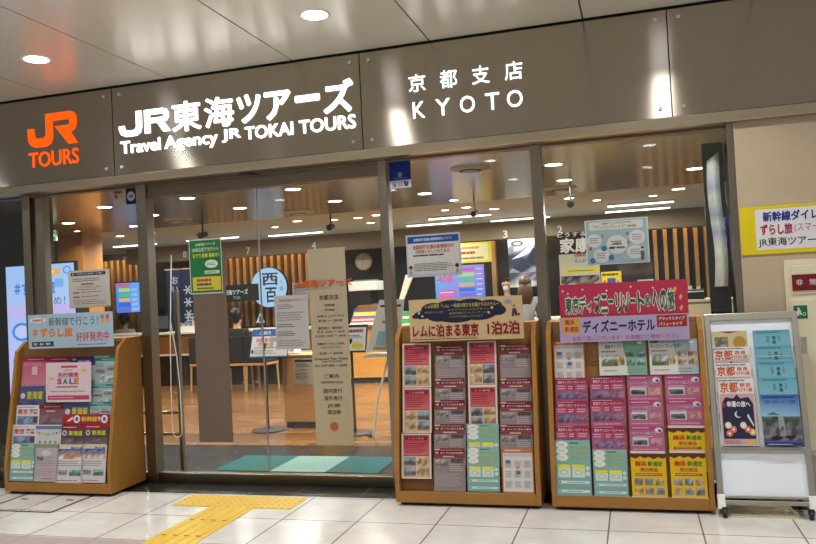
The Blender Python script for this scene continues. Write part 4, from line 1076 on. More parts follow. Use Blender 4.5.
# the two tall films on the doors
MBF = MB().box((-3.535, 5.731, .335), (-3.228, 5.739, 1.885))
tag(MBF.build('door_film', 'brown_film'), 'tall plain brown film panel on the sliding door under the green poster', 'window film')
gf = thing('opening_hours_panel', 'tall champagne panel with opening hours and orange shop name on the sliding door', 'sign', (-2.33, 5.731, .32))
MB().box((-.158, 0, 0), (.158, .006, 1.55)).build('film', 'gold_film', gf)
for s_, a_, v0, b_, v1, cc in [('京都支店', 0.26, 0.736, 0.78, 0.762, '#3a3226'),
    ('営業時間', 0.4, 0.7025, 0.66, 0.7155, '#3a3226'),
    ('年中無休', 0.4, 0.6785, 0.66, 0.6915, '#3a3226'),
    ('JR券きっぷうりば', 0.18, 0.646, 0.9, 0.66, '#3a3226'),
    ('8:30 ～ 20:00', 0.22, 0.624, 0.86, 0.636, '#3a3226'),
    ('国内旅行・海外旅行', 0.2, 0.586, 0.86, 0.6, '#3a3226'),
    ('平日 10:00 ～ 18:30', 0.16, 0.567, 0.9, 0.579, '#3a3226'),
    ('土日祝 10:00 ～ 18:00', 0.1, 0.547, 0.92, 0.559, '#3a3226'),
    ('新幹線エクスプレス予約', 0.16, 0.5065, 0.86, 0.5185, '#3a3226'),
    ('うけとりサービス', 0.24, 0.4895, 0.78, 0.5005, '#3a3226'),
    
    ('8:30 ～ 20:00', 0.2, 0.458, 0.82, 0.47, '#3a3226'),
    ('Shinkansen Train Tickets', 0.06, 0.431, 0.95, 0.443, '#3a3226'),
    ('Tokyo Tourists Desk', 0.24, 0.416, 0.8, 0.428, '#3a3226'),
    ('ALL DAY 8:30 ～ 20:00', 0.06, 0.3955, 0.92, 0.4085, '#3a3226'),
    ('ご案内', 0.3, 0.337, 0.68, 0.359, '#3a3226'),
    ('INFORMATION', 0.22, 0.311, 0.78, 0.323, '#3a3226'),
    ('国内旅行', 0.26, 0.261, 0.76, 0.285, '#3a3226'),
    ('海外旅行', 0.26, 0.224, 0.76, 0.248, '#3a3226'),
    ('JR券', 0.34, 0.1855, 0.7, 0.2095, '#3a3226'),
    ('宿泊券', 0.34, 0.154, 0.7, 0.178, '#3a3226')]:
    S = Sheet(.316, 1.55, '#000000', .001, back=False)
    S.text(s_, a_, v0, b_, v1, cc, 2, .008)
    S.build('text_line', 'print', gf, (0, -.0005, 0))
S = Sheet(.316, 1.55, '#000000', .001, back=False)
S.oval(.5, .093, .12, .024, '#b8743c', 2, 8)
S.build('emblem', 'print', gf, (0, -.0005, 0))
S = Sheet(.5, .07, '#000000', .001, back=False)
S.text('JR東海ツアーズ', 0, 0, 1, 1, '#d2561c', 1, .04)
sn = S.build('shop_name', 'print', gf, (-.035, -.012, 1.235), (0, 0, 0)); sn['label'] = 'orange shop name lettering'
w_, h_, p = glass_sheet((-1.669, 5.735, 1.924), (-1.242, 5.735, 1.6))
S = Sheet(w_, h_, '#b9c1d2', .001); S.rect(.03, .07, .97, .96, '#d2d2d0', 1); S.rect(.03, .8, .97, .96, '#1f4f9c', 2); S.text('全国旅行支援の新規受付について', .14, .845, .85, .915, '#d8e0ec', 3, .02)
S.text('全国旅行支援の新規受付の', .12, .655, .88, .755, '#b83a3e', 3, .02); S.text('お取扱いをしております。', .17, .55, .82, .64, '#b83a3e', 3, .02)
S.lines(.12, .48, .86, .53, 1, '#4a4a50', 3, .7); S.lines(.13, .13, .86, .33, 5, '#808084', 3, .45, .3)
for u, c in ((.07, '#6a4630'), (.92, '#2c2c34')): S.oval(u, .2, .033, .06, '#d8b090', 3); S.oval(u, .235, .036, .045, c, 4); S.oval(u, .1, .03, .05, '#9a9aa0', 3)
tag(S.build('notice', 'print', None, p), 'white notice with blue heading and red text on the middle pane', 'notice')
w_, h_, p = glass_sheet((-0.323, 5.735, 1.938), (0.113, 5.735, 1.616))
S = Sheet(w_, h_, '#d3dadb', .001); S.rect(.02, .02, .98, .98, '#a0bdc6', 1); S.rect(.07, .77, .92, .95, '#d6dcda', 2)
S.text('お客様サービス向上のための', .26, .89, .74, .935, '#6a8450', 3, .02); S.text('"ワンパンフレット"', .14, .785, .66, .875, '#a8a03a', 3, .03); S.lines(.68, .8, .86, .85, 1, '#a8a05a', 3, .9)
for u, v, a, b in ((.14, .54, .115, .15), (.5, .43, .165, .21), (.82, .57, .125, .16), (.25, .2, .13, .16), (.78, .25, .13, .15)):
    S.oval(u, v, a, b, '#d8dcdc', 2); S.lines(u - a * .62, v - b * .45, u + a * .7, v + b * .5, 3, '#8a8c92', 3, .35)
S.text('WEBで', .43, .42, .57, .48, '#3c3c44', 4, .02); S.text('検索・申込み', .37, .33, .63, .39, '#3c3c44', 4, .03)
for u, v in ((.29, .36), (.1, .1), (.4, .15)): S.oval(u, v, .045, .06, '#3f7ea0', 4)
S.oval(.89, .3, .02, .03, '#e0b898', 4); S.oval(.89, .33, .022, .02, '#2c2c34', 5); S.poly([(.865, .06), (.915, .06), (.92, .26), (.86, .26)], '#5c6470', 4)
for u, v, c in ((.28, .64, '#b09a7a'), (.08, .37, '#b0584c'), (.67, .66, '#a87a84'), (.68, .46, '#9a9a6c')): S.oval(u, v, .025, .04, c, 4, 7)
tag(S.build('poster', 'print', None, p), 'pale teal poster with white circles on the pane beside the stone wall', 'poster')
w_, h_, p = glass_sheet((-4.773, 5.735, 1.826), (-4.347, 5.735, 1.498))
S = Sheet(w_, h_, '#c9bd92', .001); S.rect(.02, .03, .98, .97, '#d0cac4', 1); S.rect(.06, .85, .9, .94, '#20284c', 2); S.text('駅ご利用のお客様へお願い', .09, .87, .86, .925, '#c8ccd8', 3, .01)
S.lines(.1, .69, .85, .79, 2, '#77706c', 2); S.lines(.3, .6, .65, .65, 1, '#5a5450', 2, .7); S.text('マスクの着用にご協力', .2, .52, .78, .575, '#b04a48', 3); S.lines(.2, .46, .75, .5, 1, '#8a827c', 2)
for v in (.385, .27): S.rect(.1, v, .26, v + .03, '#a8303c', 3); S.lines(.3, v, .86, v + .05, 1, '#8a827c', 2)
S.lines(.1, .08, .88, .22, 3, '#8a827c', 2, .35)
tag(S.build('notice', 'print', None, p), 'white notice with navy heading on the pane above the light blue banner', 'notice')
# white hanging loop of cord by the door edge
pts = []
for k in range(25):
    a = PI * k / 24
    pts.append((-3.715 - .045 * math.cos(a), 5.69, .44 - .06 * math.sin(a)))
pts = [(-3.70, 5.69, 1.9), (-3.745, 5.69, 1.2)] + [(-3.757, 5.69, .8)] + pts + [(-3.672, 5.69, .8), (-3.69, 5.69, 1.05), (-3.735, 5.69, 1.35), (-3.70, 5.69, 1.9)]
tag(MB().tube(pts, .004, 8).build('rope_loop', 'white_metal', smooth=True), 'thin white cord loop hanging by the edge of the sliding door', 'cord')
# door edge stile and guard rail just inside the glass
gr = thing('guard_rail', 'low steel guard rail inside the glass beside the door post', 'guard rail', (-3.98, 6.05, 0))
for x in (-.55, .0 + .06):
    MB().box((x, -.02, 0), (x + .035, .02, 1.6 if x > 0 else .62)).build('post', 'steel', gr, bevel=.003)
for z in (.34, .53):
    MB().box((-.515, -.012, z - .014), (.06, .012, z + .014)).build('rail', 'steel_x', gr, bevel=.003)
# black board with curled poster beside the jamb
bb = thing('display_board', 'black upright board with violet glowing characters beside the stone wall', 'display board', (.58, 5.86, 0))
MB().box((-.075, -.03, .0), (.06, .03, 2.43)).build('panel', 'black', bb, bevel=.003)
S = Sheet(.05, .6, '#000000', .001, back=False)
for i, ch in enumerate('京の旅'): S.text(ch, .0, .80 - i * .19, 1, .97 - i * .19, '#5a62c8', 1, .02)
S.build('lettering', 'screen', bb, (.03, -.032, 1.33))
m = MB()
NX, NZ = 5, 14
rg = random.Random(4)
P_ = []
for j in range(NZ + 1):
    for i in range(NX + 1):
        u, v = i / NX, j / NZ
        P_.append((-.045 + .085 * u + .012 * math.sin(v * 6), -.045 - .03 * math.sin(u * PI) - .012 * math.sin(v * 9 + u), 1.42 + v * .88 + (.06 * u if v > .9 else 0)))
pal = ['#f4eed8', '#f0ecd8', '#f8f6ee', '#f0eee8', '#faf8f2', '#f0f0f4', '#c4cae0', '#f4f6fa', '#b4bcd8', '#e4e8f4', '#fafafc', '#c8d0e6', '#f0f2fa', '#fafbff', '#f8faff']
G_ = [[tuple(min(1, x * rg.uniform(.8, 1.15)) for x in lin(pal[j])) for i in range(NX + 1)] for j in range(NZ + 1)]
for j in range(NZ):
    for i in range(NX):
        q = [(j, i), (j, i + 1), (j + 1, i + 1), (j + 1, i)]
        m.face([P_[a * (NX + 1) + b_] for a, b_ in q], m=0, cols=[G_[a][b_] for a, b_ in q])
tag(m.build('curled_poster', 'print_bright', None, (.58, 5.86, 0), smooth=True), 'tall narrow curled photo poster hanging on the black board', 'poster')

# ------------------------------------------------------------------ inside the shop: screens and signs
def screen_thing(name, label, a, b, y, art, depth=.05, bottom=None):
    w_, h_, x, z = span(a, b)
    t = thing(name, label, 'screen', (x, y, z))
    MB().box((-w_ / 2 - .02, .003, -.02), (w_ / 2 + .02, depth, h_ + .02)).build('housing', 'black', t, bevel=.004)
    S = Sheet(w_, h_, '#101010', .001, back=False)
    art(S)
    S.build('display', 'screen', t)
    return t, w_, h_
def art_big(S):
    S.face([S.P(0, 0, 1), S.P(1, 0, 1), S.P(1, 1, 1), S.P(0, 1, 1)], cols=['#c9c2ff', '#d6c4f4', '#a9cdfb', '#9fc6fa'])
    S.rect(0, .60, 1, .70, '#cdb9f2', 2, '#b9bdf8'); S.rect(.42, .92, .80, .965, '#f0b64a', 2); S.text('期間限定', .5, .93, .72, .955, '#fff2d0', 3, .02)
    S.text('＃ずらし旅', .12, .78, .72, .88, '#2f7fd0', 3, .03); S.text('おすすめ！', .3, .70, .86, .76, '#4a5a80', 3, .0)
    for u in (.55, .72): S.rect(u, .83, u + .12, .89, '#7fb2ee', 2); 
    for v in (.44, .22, .02):
        for a, b in ((.08, .34),):
            S.oval(.21, v + .07, .15, .07, '#2f8fe8', 2, 12); S.oval(.21, v + .07, .11, .05, '#c9cdfb', 3, 12)
        S.lines(.42, v, .9, v + .12, 3, '#6f86c8', 2)
    S.oval(.9, .95, .06, .03, '#5a9ae8', 2); S.oval(.9, .95, .04, .02, '#a9cdfb', 3)
t, w_, h_ = screen_thing('signage_screen', 'tall lilac and sky blue digital signage screen behind the brochure rack', (-6.595, 6.95, 1.982), (-5.707, 6.95, 0.523), 6.95, art_big)
MB().box((-w_ / 2, .05, -t.location.z), (w_ / 2, .22, h_ * .7)).build('pedestal', 'black', t, bevel=.004)
def art_list(S):
    S.rect(0, 0, 1, 1, '#5a9af0', 1, '#3a7ae8'); S.rect(.04, .86, .6, .98, '#c86a9a', 2); S.rect(.62, .02, .98, .98, '#6aa8f8', 2)
    for i, c in enumerate(('#b8d85a', '#4ac09a', '#e8b07a', '#2a6ae0', '#7a6ad0')): S.rect(.12, .70 - i * .165, .6, .82 - i * .165, c, 3); S.lines(.66, .72 - i * .165, .95, .80 - i * .165, 2, '#c9e0fc', 3)
screen_thing('counter_screen', 'small blue list screen on the slatted wall by counter nine', (-9.65, 12.9, 1.931), (-9.117, 12.9, 1.356), 12.9, art_list)
def art_408(S):
    S.face([S.P(0, 0, 1), S.P(1, 0, 1), S.P(1, 1, 1), S.P(0, 1, 1)], cols=['#5aa0f4', '#5a80e8', '#b08ae8', '#6ac0f8'])
    S.text('408', .04, .5, .36, .72, '#e8447c', 3, .02); S.text('.', .38, .5, .40, .53, '#e8447c', 3, .03)
    S.rect(.06, .16, .44, .28, '#f04ca0', 2); S.lines(.08, .18, .42, .26, 1, '#ffd0e8', 3); S.rect(.06, .04, .36, .13, '#f05aa8', 2)
    for i, c in enumerate(('#c86ac8', '#b8dc7a', '#4cc0a8', '#d8b07a', '#2a6ae8', '#7a6ad8')): S.rect(.48, .82 - i * .15, .80, .93 - i * .15, c, 2); S.lines(.84, .84 - i * .15, .97, .91 - i * .15, 1, '#d8e4ff', 2)
screen_thing('call_number_screen', 'wide blue and pink screen showing the number 408 behind the beige banner', (-3.215, 12.7, 1.878), (-2.375, 12.7, 1.317), 12.7, art_408)
t = thing('exit_sign', 'small green and white exit sign high on the left', 'exit sign', (-7.383, 8.6, 2.401))
MB().box((-.06, 0, 0), (.06, .03, .145)).build('housing', 'white_metal', t)
S = Sheet(.11, .135, '#000000', .001, back=False); S.rect(0, 0, 1, 1, '#9fd8b4', 1); S.rect(.3, .1, .95, .9, '#2aa060', 2); S.poly([(.35, .45), (.7, .45), (.7, .3), (.9, .52), (.7, .74), (.7, .6), (.35, .6)], '#e0f8e8', 3)
S.build('face', 'screen', t, (0, -.001, .005))
MB().tube([(0, .015, .145), (0, .015, IZ - t.location.z)], .005, 6).build('hanger', 'grey_metal', t)

rt_ = MB().lathe([(.001, -.03), (.35, -.03), (.37, 0), (.001, 0)], n=36)
rs = thing('round_sign', 'round glowing pale blue shop-in-shop sign with dark characters in front of the slats', 'sign', (-6.785, 13.7, 1.702))
r_ = .38
MB().tube([(0, 0, 0), (0, .06, 0)], r_ + .01, 40).build('housing', 'black', rs)
S = Sheet(1, 1, '#000000', .001, back=False)
S.oval(0.5, 0.5, r_, r_, '#a8cef2', 1, 40)
S.text('西', .36, .54, .70, .78, '#20242e', 3, .02); S.text('百', .42, .2, .66, .5, '#20242e', 3, .02); S.text('八', .73, .56, .80, .64, '#6a5a58', 3); S.text('條', .72, .42, .81, .52, '#6a5a58', 3)
S.build('face', 'screen', rs, (0, -.004, -.5))
w_, h_, x, z = span((-7.572, 13.3, 1.783), (-6.817, 13.3, 1.462))
S = Sheet(w_, h_, '#26221f', .03); S.text('東海ツアーズ', .05, .4, .72, .72, '#cfeaf4', 2, .03); S.text('TOURS', .3, .14, .5, .32, '#a8c8d4', 2)
tag(S.build('hanging_sign', 'print', None, (x, 13.3, z)), 'dark signboard with white katakana crossing the round blue sign', 'sign')
for ch, px, lab in (('9', (-9.627, 13.19, 2.347), 'white numeral nine on the bulkhead above the small list screen'), ('8', (-8.279, 13.19, 2.358), 'white numeral eight on the bulkhead beside the green poster'),
               ('7', (-6.927, 13.19, 2.344), 'white numeral seven on the bulkhead above the slats'), ('4', (-5.593, 13.19, 2.352), 'white numeral four on the bulkhead above the champagne panel'),
               ('3', (-2.07, 13.19, 2.32), 'white numeral three on the bulkhead left of the glazing post'), ('2', (-1.15, 13.19, 2.333), 'white numeral two on the bulkhead right of the glazing post')):
    tag(MB().solid_text(ch, px[0] - .04, px[2], px[0] + .04, px[2] + .125, 13.185, 13.199, .01).build('counter_number', 'white_metal'), lab, 'number')
# navy shop curtain
nw, nh, x, z = span((-8.485, 12.85, 2.117), (-7.84, 12.85, 0.904))
no = thing('shop_curtain', 'navy cloth shop curtain with white greeting and snowflakes behind the counter', 'curtain', (x, 12.85, z))
for s in (-1, 1):
    S = Sheet(nw * .485, nh, '#16223f', .004)
    if s < 0:
        for i, ch in enumerate('おいでやす'): S.text(ch, .40, .78 - i * .155, .78, .90 - i * .155, '#b9c0d0', 2, .02)
    else:
        for i in range(3): 
            v = .68 - i * .19
            for k in range(3):
                a = PI * k / 3
                S.poly([(.38 + .30 * math.cos(a + e) * q, v + .075 * math.sin(a + e) * q) for q, e in ((1, -.12), (1, .12), (-1, -.12), (-1, .12))], '#c9ced8', 2)
        S.rect(.12, .245, .8, .265, '#c9ced8', 2); S.rect(.2, .2, .72, .215, '#c9ced8', 2); S.rect(.28, .06, .36, .25, '#c9ced8', 2); S.rect(.56, .06, .64, .25, '#c9ced8', 2)
    S.build('cloth_panel', 'print', no, (s * nw * .257, 0, 0))
MB().tube([(-nw * .55, .002, nh + .01), (nw * .55, .002, nh + .01)], .014, 10).build('rod', 'chair_wood', no)
for s in (-1, 1): MB().tube([(s * nw * .5, .002, nh + .01), (s * nw * .5, .002, nh + .04), (s * nw * .5, .45, nh + .04)], .008, 8).build('bracket', 'black_metal', no)

def poster(name, label, a, b, y, art, base='#c8c4b8', cat='poster'):
    w_, h_, x, z = span(a, b)
    S = Sheet(w_, h_, base, .003); art(S)
    return tag(S.build(name, 'print', None, (x, y, z)), label, cat)
def art_mono(S):
    S.rect(0, 0, 1, 1, '#cfd0cc', 1); S.photo(0, .3, 1, .86, ['#c8c9c4', '#6f7480', '#2c3040', '#3a4258', '#8a8e98'], 2, 7, 8)
    S.oval(.3, .9, .2, .06, '#55565a', 3); S.oval(.3, .9, .13, .035, '#a9aaa6', 4)
    S.poly([(.1, .58), (.45, .72), (.95, .98), (.7, .7), (.4, .62)], '#dcdcd6', 4); S.poly([(.55, .5), (.8, .78), (.97, .8), (.97, .4)], '#1c2232', 4); S.poly([(.1, .4), (.5, .58), (.7, .4), (.4, .3)], '#222a3e', 4)
    S.photo(0, .0, 1, .3, ['#3a4050', '#8a8e94', '#c9cac6'], 2, 6, 4)
poster('poster', 'black and white action photo poster beneath the numeral three', (-2.005, 13, 2.276), (-1.491, 13, 1.468), 13.0, art_mono)
def art_drama(S):
    S.rect(0, 0, 1, 1, '#c2bda8', 1); S.rect(0, .74, 1, 1, '#2a241e', 2); S.rect(0, .62, .9, .76, '#2a241e', 2); S.text('どうする', -.02, .92, .7, 1.0, '#e8e6e0', 4, .03); S.text('家康', .04, .64, .80, .9, '#f4f2ec', 4, .03); S.text('岡崎めぐり', .40, .56, .86, .64, '#a83c34', 3, .02); S.text('たっぷり大河', .40, .46, .92, .53, '#3a6a9c', 3, .02)
    S.rect(.12, .29, .98, .36, '#d8cc2c', 2); S.lines(.2, .31, .9, .34, 1, '#6a6430', 3)
    S.photo(.02, .03, .98, .24, ['#2c2a2c', '#8a8a86', '#4a4438', '#c0bcb0'], 2, 9, 4); S.rect(.0, 0, 1, .04, '#d8d6d0', 3)
poster('poster', 'tall drama poster with big white kanji title beneath the numeral two', (-1.137, 12.6, 2.302), (-0.512, 12.6, 1.383), 12.6, art_drama)
def art_yellow(S):
    S.rect(0, 0, 1, 1, '#e8d82c', 1); S.rect(.0, .1, .9, .9, '#ece6b0', 2); S.lines(.08, .66, .8, .82, 1, '#d09a3a', 3, .7); S.lines(.08, .42, .66, .58, 1, '#c03a3a', 3, .8); S.lines(.08, .16, .84, .3, 1, '#8a8440', 3, .7)
poster('notice', 'yellow hanging notice behind the blue headed notice', (-2.758, 12.4, 2.231), (-2.182, 12.4, 1.903), 12.4, art_yellow, '#e8d82c', 'notice')
def art_night(S):
    S.photo(0, 0, 1, 1, ['#2c2a30', '#4a3c38', '#232128', '#5a6470'], 1, 7, 5); S.rect(.55, .0, 1, .3, '#c2c4c2', 2); S.lines(.6, .05, .84, .25, 2, '#5a5a60', 3)
poster('leaflet_card', 'dark photo card under the pale teal poster', (-0.239, 11.5, 1.753), (0.259, 11.5, 1.378), 11.5, art_night, '#2c2a30', 'card')
def art_yc(S):
    S.rect(0, 0, 1, 1, '#e0cc34', 1); S.lines(.05, .72, .95, .92, 1, '#6a5a20', 2, .7); S.rect(.3, .25, .7, .6, '#3a5ab0', 2); S.oval(.16, .35, .1, .14, '#c86a5a', 2); S.oval(.84, .35, .1, .14, '#8ab0c8', 2)
poster('leaflet_card', 'small yellow card with blue box just above the crimson banner', (-0.446, 11.3, 1.627), (-0.173, 11.3, 1.395), 11.3, art_yc, '#e0cc34', 'card')
cs = thing('wall_clock', 'round white wall clock against the dark wall by the centre post', 'clock', (-4.907, 13.9, 2.098))
MB().tube([(0, .02, 0), (0, .06, 0)], .165, 32).build('case', 'chair_wood', cs)
S = Sheet(.3, .3, '#000000', .001, back=False); S.oval(.5, .5, .5, .5, '#d8cfae', 1, 32)
for k in range(12): S.rect(.5 + .42 * math.sin(k * PI / 6) - .015, .5 + .42 * math.cos(k * PI / 6) - .03, .5 + .42 * math.sin(k * PI / 6) + .015, .5 + .42 * math.cos(k * PI / 6) + .03, '#3c342a', 2)
S.poly([(.485, .48), (.515, .48), (.51, .88), (.49, .88)], '#2a2420', 3); S.poly([(.49, .47), (.52, .49), (.42, .24), (.39, .26)], '#2a2420', 3)
S.build('dial', 'print', cs, (0, .015, -.15))
# ceiling fittings
for x, y, lab in ((-5.725, 8.995, 'round grey ceiling vent behind the sliding door near its post'), (-1.394, 7.03, 'round ceiling vent high in the middle pane'), (-.77, 9.14, 'round ceiling vent just right of the glazing post'), (-4.16, 9.34, 'round ceiling vent above the meeting edge of the doors')):
    v = thing('ceiling_vent', lab, 'vent', (x, y, IZ), 0, 'round ceiling vents')
    MB().lathe([(.08, -.03), (.185, -.01), (.195, 0), (.08, 0)], n=36).build('ring', 'ceil_in2', v)
    MB().lathe([(.001, -.036), (.07, -.036), (.085, -.02), (.001, 0)], n=28).build('core', 'ceil_in2', v)
    MB().lathe([(.085, -.031), (.105, -.028), (.105, -.02), (.085, -.02)], n=28).build('slot', 'dark', v)
for p, lab, wh in (((-5.25, 8.8, 2.319), 'black spotlight camera above the green poster', 0), ((-3.814, 9.6, 2.369), 'black camera hanging beside the champagne panel', 0), ((-1.84, 9.4, 2.383), 'white camera hanging in the middle pane', 1), ((-0.616, 8.6, 2.33), 'black camera hanging right of the glazing post', 0)):
    c = thing('security_camera', lab, 'camera', (p[0], p[1], IZ))
    d = IZ - p[2]
    MB().tube([(0, 0, 0), (0, 0, -d + .06)], .012, 8).build('stem', 'white_metal' if wh else 'black', c)
    MB().tube([(.0, .07, -d + .04), (0, -.07, -d + .015)], [.034, .04], 14).build('body', 'white_metal' if wh else 'black', c)
    MB().tube([(0, -.07, -d + .015), (0, -.085, -d + .012)], .03, 14).build('lens', 'black', c)
tag(MB().box((-12.5, 9.86, 2.06), (-8.35, 9.9, 2.09)).build('cove_light', emit('warm cove strip', '#ffd890', 2.2)), 'thin warm light strip along the timber panelling', 'light strip')

# ------------------------------------------------------------------ counters and furniture
def counter(label, x0, x1, front, split):
    t = thing('service_counter', label, 'counter', ((x0 + x1) / 2, 12.3, 0))
    h = (x1 - x0) / 2
    MB().box((-h, -.05, .93), (h, .65, .965)).build('counter_top', 'desk_top', t, bevel=.004)
    if split:
        MB().box((-h, .0, .58), (h, .03, .93)).build('front_panel', front, t)
        MB().box((-h, -.02, .545), (h, .06, .575)).build('ledge', 'desk_top', t)
        MB().box((-h, .06, .0), (h, .09, .545)).build('knee_panel', 'black', t)
    else:
        MB().box((-h, .0, .09), (h, .03, .93)).build('front_panel', front, t)
        MB().box((-h, .03, .0), (h, .06, .09)).build('plinth', 'dark', t)
    for s in (-1, 1):
        MB().box((s * h - (.03 if s > 0 else 0), .03, 0), (s * h + (0 if s > 0 else .03), .62, .93)).build('side_panel', front, t)
M['brown_panel'] = wood('brown counter panel', '#80522a', '#8e5d32', .45, 'x')
M['orange_panel'] = wood('orange counter panel', '#cf9245', '#dca254', .45, 'x')
counter('long service counter with brown front and dark knee space, behind the wooden chairs', -10.4, -5.0, 'brown_panel', True)
counter('long orange timber service counter with dark plinth, beyond the champagne panel', -4.95, 1.9, 'orange_panel', False)

def chair(label, x, y, rz):
    t = thing('counter_chair', label, 'chair', (x, y, 0), rz, 'wooden chairs at the counter')
    for sx in (-1, 1):
        for sy, top in ((-1, .88), (1, .45)):
            MB().tube([(sx * .19, sy * .19, 0), (sx * .18, sy * .17, .45)] , [.014, .02], 8).build('leg', 'chair_wood', t)
    MB().box((-.2, -.2, .42), (.2, .2, .46)).build('seat_frame', 'chair_wood', t, bevel=.004)
    MB().box((-.2, -.19, .46), (.2, .2, .50)).build('seat', 'cloth_black', t, bevel=.012)
    MB().prism([(-.205, .47), (-.175, .47), (-.205, .90), (-.23, .90)], -.195, .195).build('backrest', 'cloth_black', t, bevel=.008)
    return t
C1, C2, C3 = (-6.467, 11.6, 0.403), (-5.937, 11.6, 0.391), (-7.032, 11.7, 0.404)
chair('wooden counter chair with black back, carrying the person in black', C1[0] + .08, 11.6, .15)
chair('empty wooden counter chair with black back, beside the person in black', C2[0], 11.6, -.1)
chair('wooden counter chair with black back, half hidden by the brown door film', C3[0], 11.7, .1)

def sign_stand(label, base, px_a, px_b, art, tilt=-.35, border='#2a3a6a'):
    t = thing('sign_stand', label, 'sign stand', (base[0], base[1], 0))
    MB().lathe([(.001, 0), (.19, 0), (.19, .012), (.05, .022), (.001, .024)], n=32).build('base', 'black_metal', t)
    w_, h_, x, z = span(px_a, px_b)
    dx = x - base[0]
    MB().tube([(0, 0, .02), (0, 0, z + h_ * .5)], .014, 12).build('pole', 'black_metal', t)
    S = Sheet(w_, h_ / math.cos(tilt), border, .012); art(S)
    S.build('board', 'print', t, (dx, -.04, z), (tilt, 0, 0))
    return t
def art_s1(S):
    S.rect(.01, .02, .99, .98, '#d8dade', 1); S.rect(.0, .74, 1, .98, '#2a5aa8', 2); S.text('ご案内', .2, .79, .5, .93, '#d0dcec', 3, .02); S.text('全国旅行支援', .12, .54, .8, .68, '#c8443c', 3, .02); S.text('受付中', .2, .4, .48, .52, '#c8443c', 3, .02)
    S.lines(.1, .3, .7, .36, 1, '#6a6a70', 3); S.rect(.5, .32, .6, .72, '#a8a494', 4); S.rect(.86, .32, .96, .72, '#a8a494', 4); S.lines(.1, .1, .75, .26, 3, '#a09c90', 3); S.oval(.06, .2, .035, .08, '#6a3a34', 3); S.rect(0, 0, 1, .04, '#5a82b8', 3)
sign_stand('low sign stand with blue headed white board on a round black base', (-4.072, 8.043, 0), (-4.248, 7.95, 1.145), (-3.781, 7.95, 0.834), art_s1)
def art_s2(S):
    S.rect(.05, .06, .95, .9, '#d6dade', 1); S.lines(.12, .7, .85, .84, 1, '#a84040', 3, .8); S.lines(.12, .52, .8, .64, 2, '#4a5a80', 3); S.oval(.6, .24, .26, .12, '#e0d02c', 3); S.rect(.1, .36, .3, .46, '#7aa0c8', 3)
sign_stand('thin sign stand with black edged board and yellow spot, beside the champagne panel', (-2.962, 7.877, 0), (-3.046, 7.85, 1.164), (-2.782, 7.85, 0.872), art_s2, -.3, '#1c2434')
# information desk near the door
a, b = (-3.938, 8.2, 0.814), (-3.485, 8.2, -0.023)
ib = thing('information_desk', 'small orange timber desk with a notice on its front, beside the champagne panel', 'desk', ((a[0] + b[0]) / 2, 8.2, 0))
hw = (b[0] - a[0]) / 2; zt = a[2]
MB().box((-hw, 0, .07), (hw, .4, zt)).build('body', 'orange_panel', ib, bevel=.004)
MB().box((-hw + .01, .02, 0), (hw - .01, .38, .07)).build('plinth', 'black', ib)
MB().box((-hw - .01, -.01, zt), (hw + .01, .41, zt + .02)).build('desk_top', 'chair_wood', ib, bevel=.003)
def art_in(S):
    S.rect(0, 0, 1, 1, '#cfc8b4', 1); S.rect(.08, .86, .95, .94, '#26304e', 2); S.lines(.15, .66, .9, .8, 3, '#7a746a', 2); S.lines(.2, .54, .9, .6, 1, '#b04a44', 2); S.lines(.15, .22, .9, .48, 4, '#8a847a', 2)
    for v in (.38, .28): S.rect(.1, v, .3, v + .04, '#a8303c', 3)
w_, h_, x, z = span((-3.803, 8.19, 0.794), (-3.552, 8.19, 0.488))
S = Sheet(w_, h_, '#cfc8b4', .002); art_in(S)
tag(S.build('notice', 'print', None, (x, 8.196, z)), 'cream notice with dark heading on the front of the small orange desk', 'notice')
m = MB().box((-.09, -.05, 0), (.09, .06, .02)).prism([(-.05, .02), (.06, .02), (.06, .05), (-.02, .04)], -.08, .08)
dp = (-3.867, 8.35, 0.844)
ph = thing('leaflet_pile', 'small pile of white folded leaflets on the small orange desk', 'leaflets', (dp[0], 8.35, zt + .02))
m.build('folded_paper', 'white_metal', ph, bevel=.004)
MB().box((-.04, -.045, .045), (.03, -.01, .052)).build('clip', 'black', ph)
# easel
e0 = (-2.722, 7.688, 0)
ez = thing('easel_stand', 'white tripod easel holding a pale leaning poster, just behind the centre post', 'easel', (-2.62, 7.85, 0))
bx = [(-2.591, 7.8, 1.419), (-2.321, 7.8, 1.417), (-2.405, 7.8, 0.866), (-2.776, 7.8, 0.876)]
loc = [(p[0] + 2.62, p[2]) for p in bx]
MB().prism_y([loc[3], loc[2], loc[1], loc[0]], -.05, -.035).build('poster_board', 'white_metal', ez)
S = MB()
q = loc
def ins(u, v): # bilinear point on the board
    a_ = [(1 - u) * q[3][k] + u * q[2][k] for k in (0, 1)]; b_ = [(1 - u) * q[0][k] + u * q[1][k] for k in (0, 1)]
    return ((1 - v) * a_[0] + v * b_[0], -.0508, (1 - v) * a_[1] + v * b_[1])
for (u0_, v0_, u1_, v1_, c) in ((.25, .12, .8, .4, '#a8d0e4'), (.2, .04, .9, .1, '#d8a05a'), (.1, .86, .9, .9, '#3a3a40'), (.3, .55, .8, .6, '#9aa0a8')):
    S.face([ins(u0_, v0_), ins(u1_, v0_), ins(u1_, v1_), ins(u0_, v1_)], c)
S.build('print', 'print', ez)
pts = [(-2.795, 7.75, 0.818), (-2.754, 7.75, 0.853), (-2.653, 7.75, 0.861), (-2.488, 7.75, 0.854)]
m = MB()
lo = [(p[0] + 2.62, p[2]) for p in pts]
m.prism_y(lo[::-1] + [(x_, z_ - .035 if i else z_ - .01) for i, (x_, z_) in enumerate(lo)], -.10, .03)
m.build('tray', 'white_metal', ez)
k1, k2 = (-2.528, 7.8, 0.827), (-2.7, 7.69, 0.01)
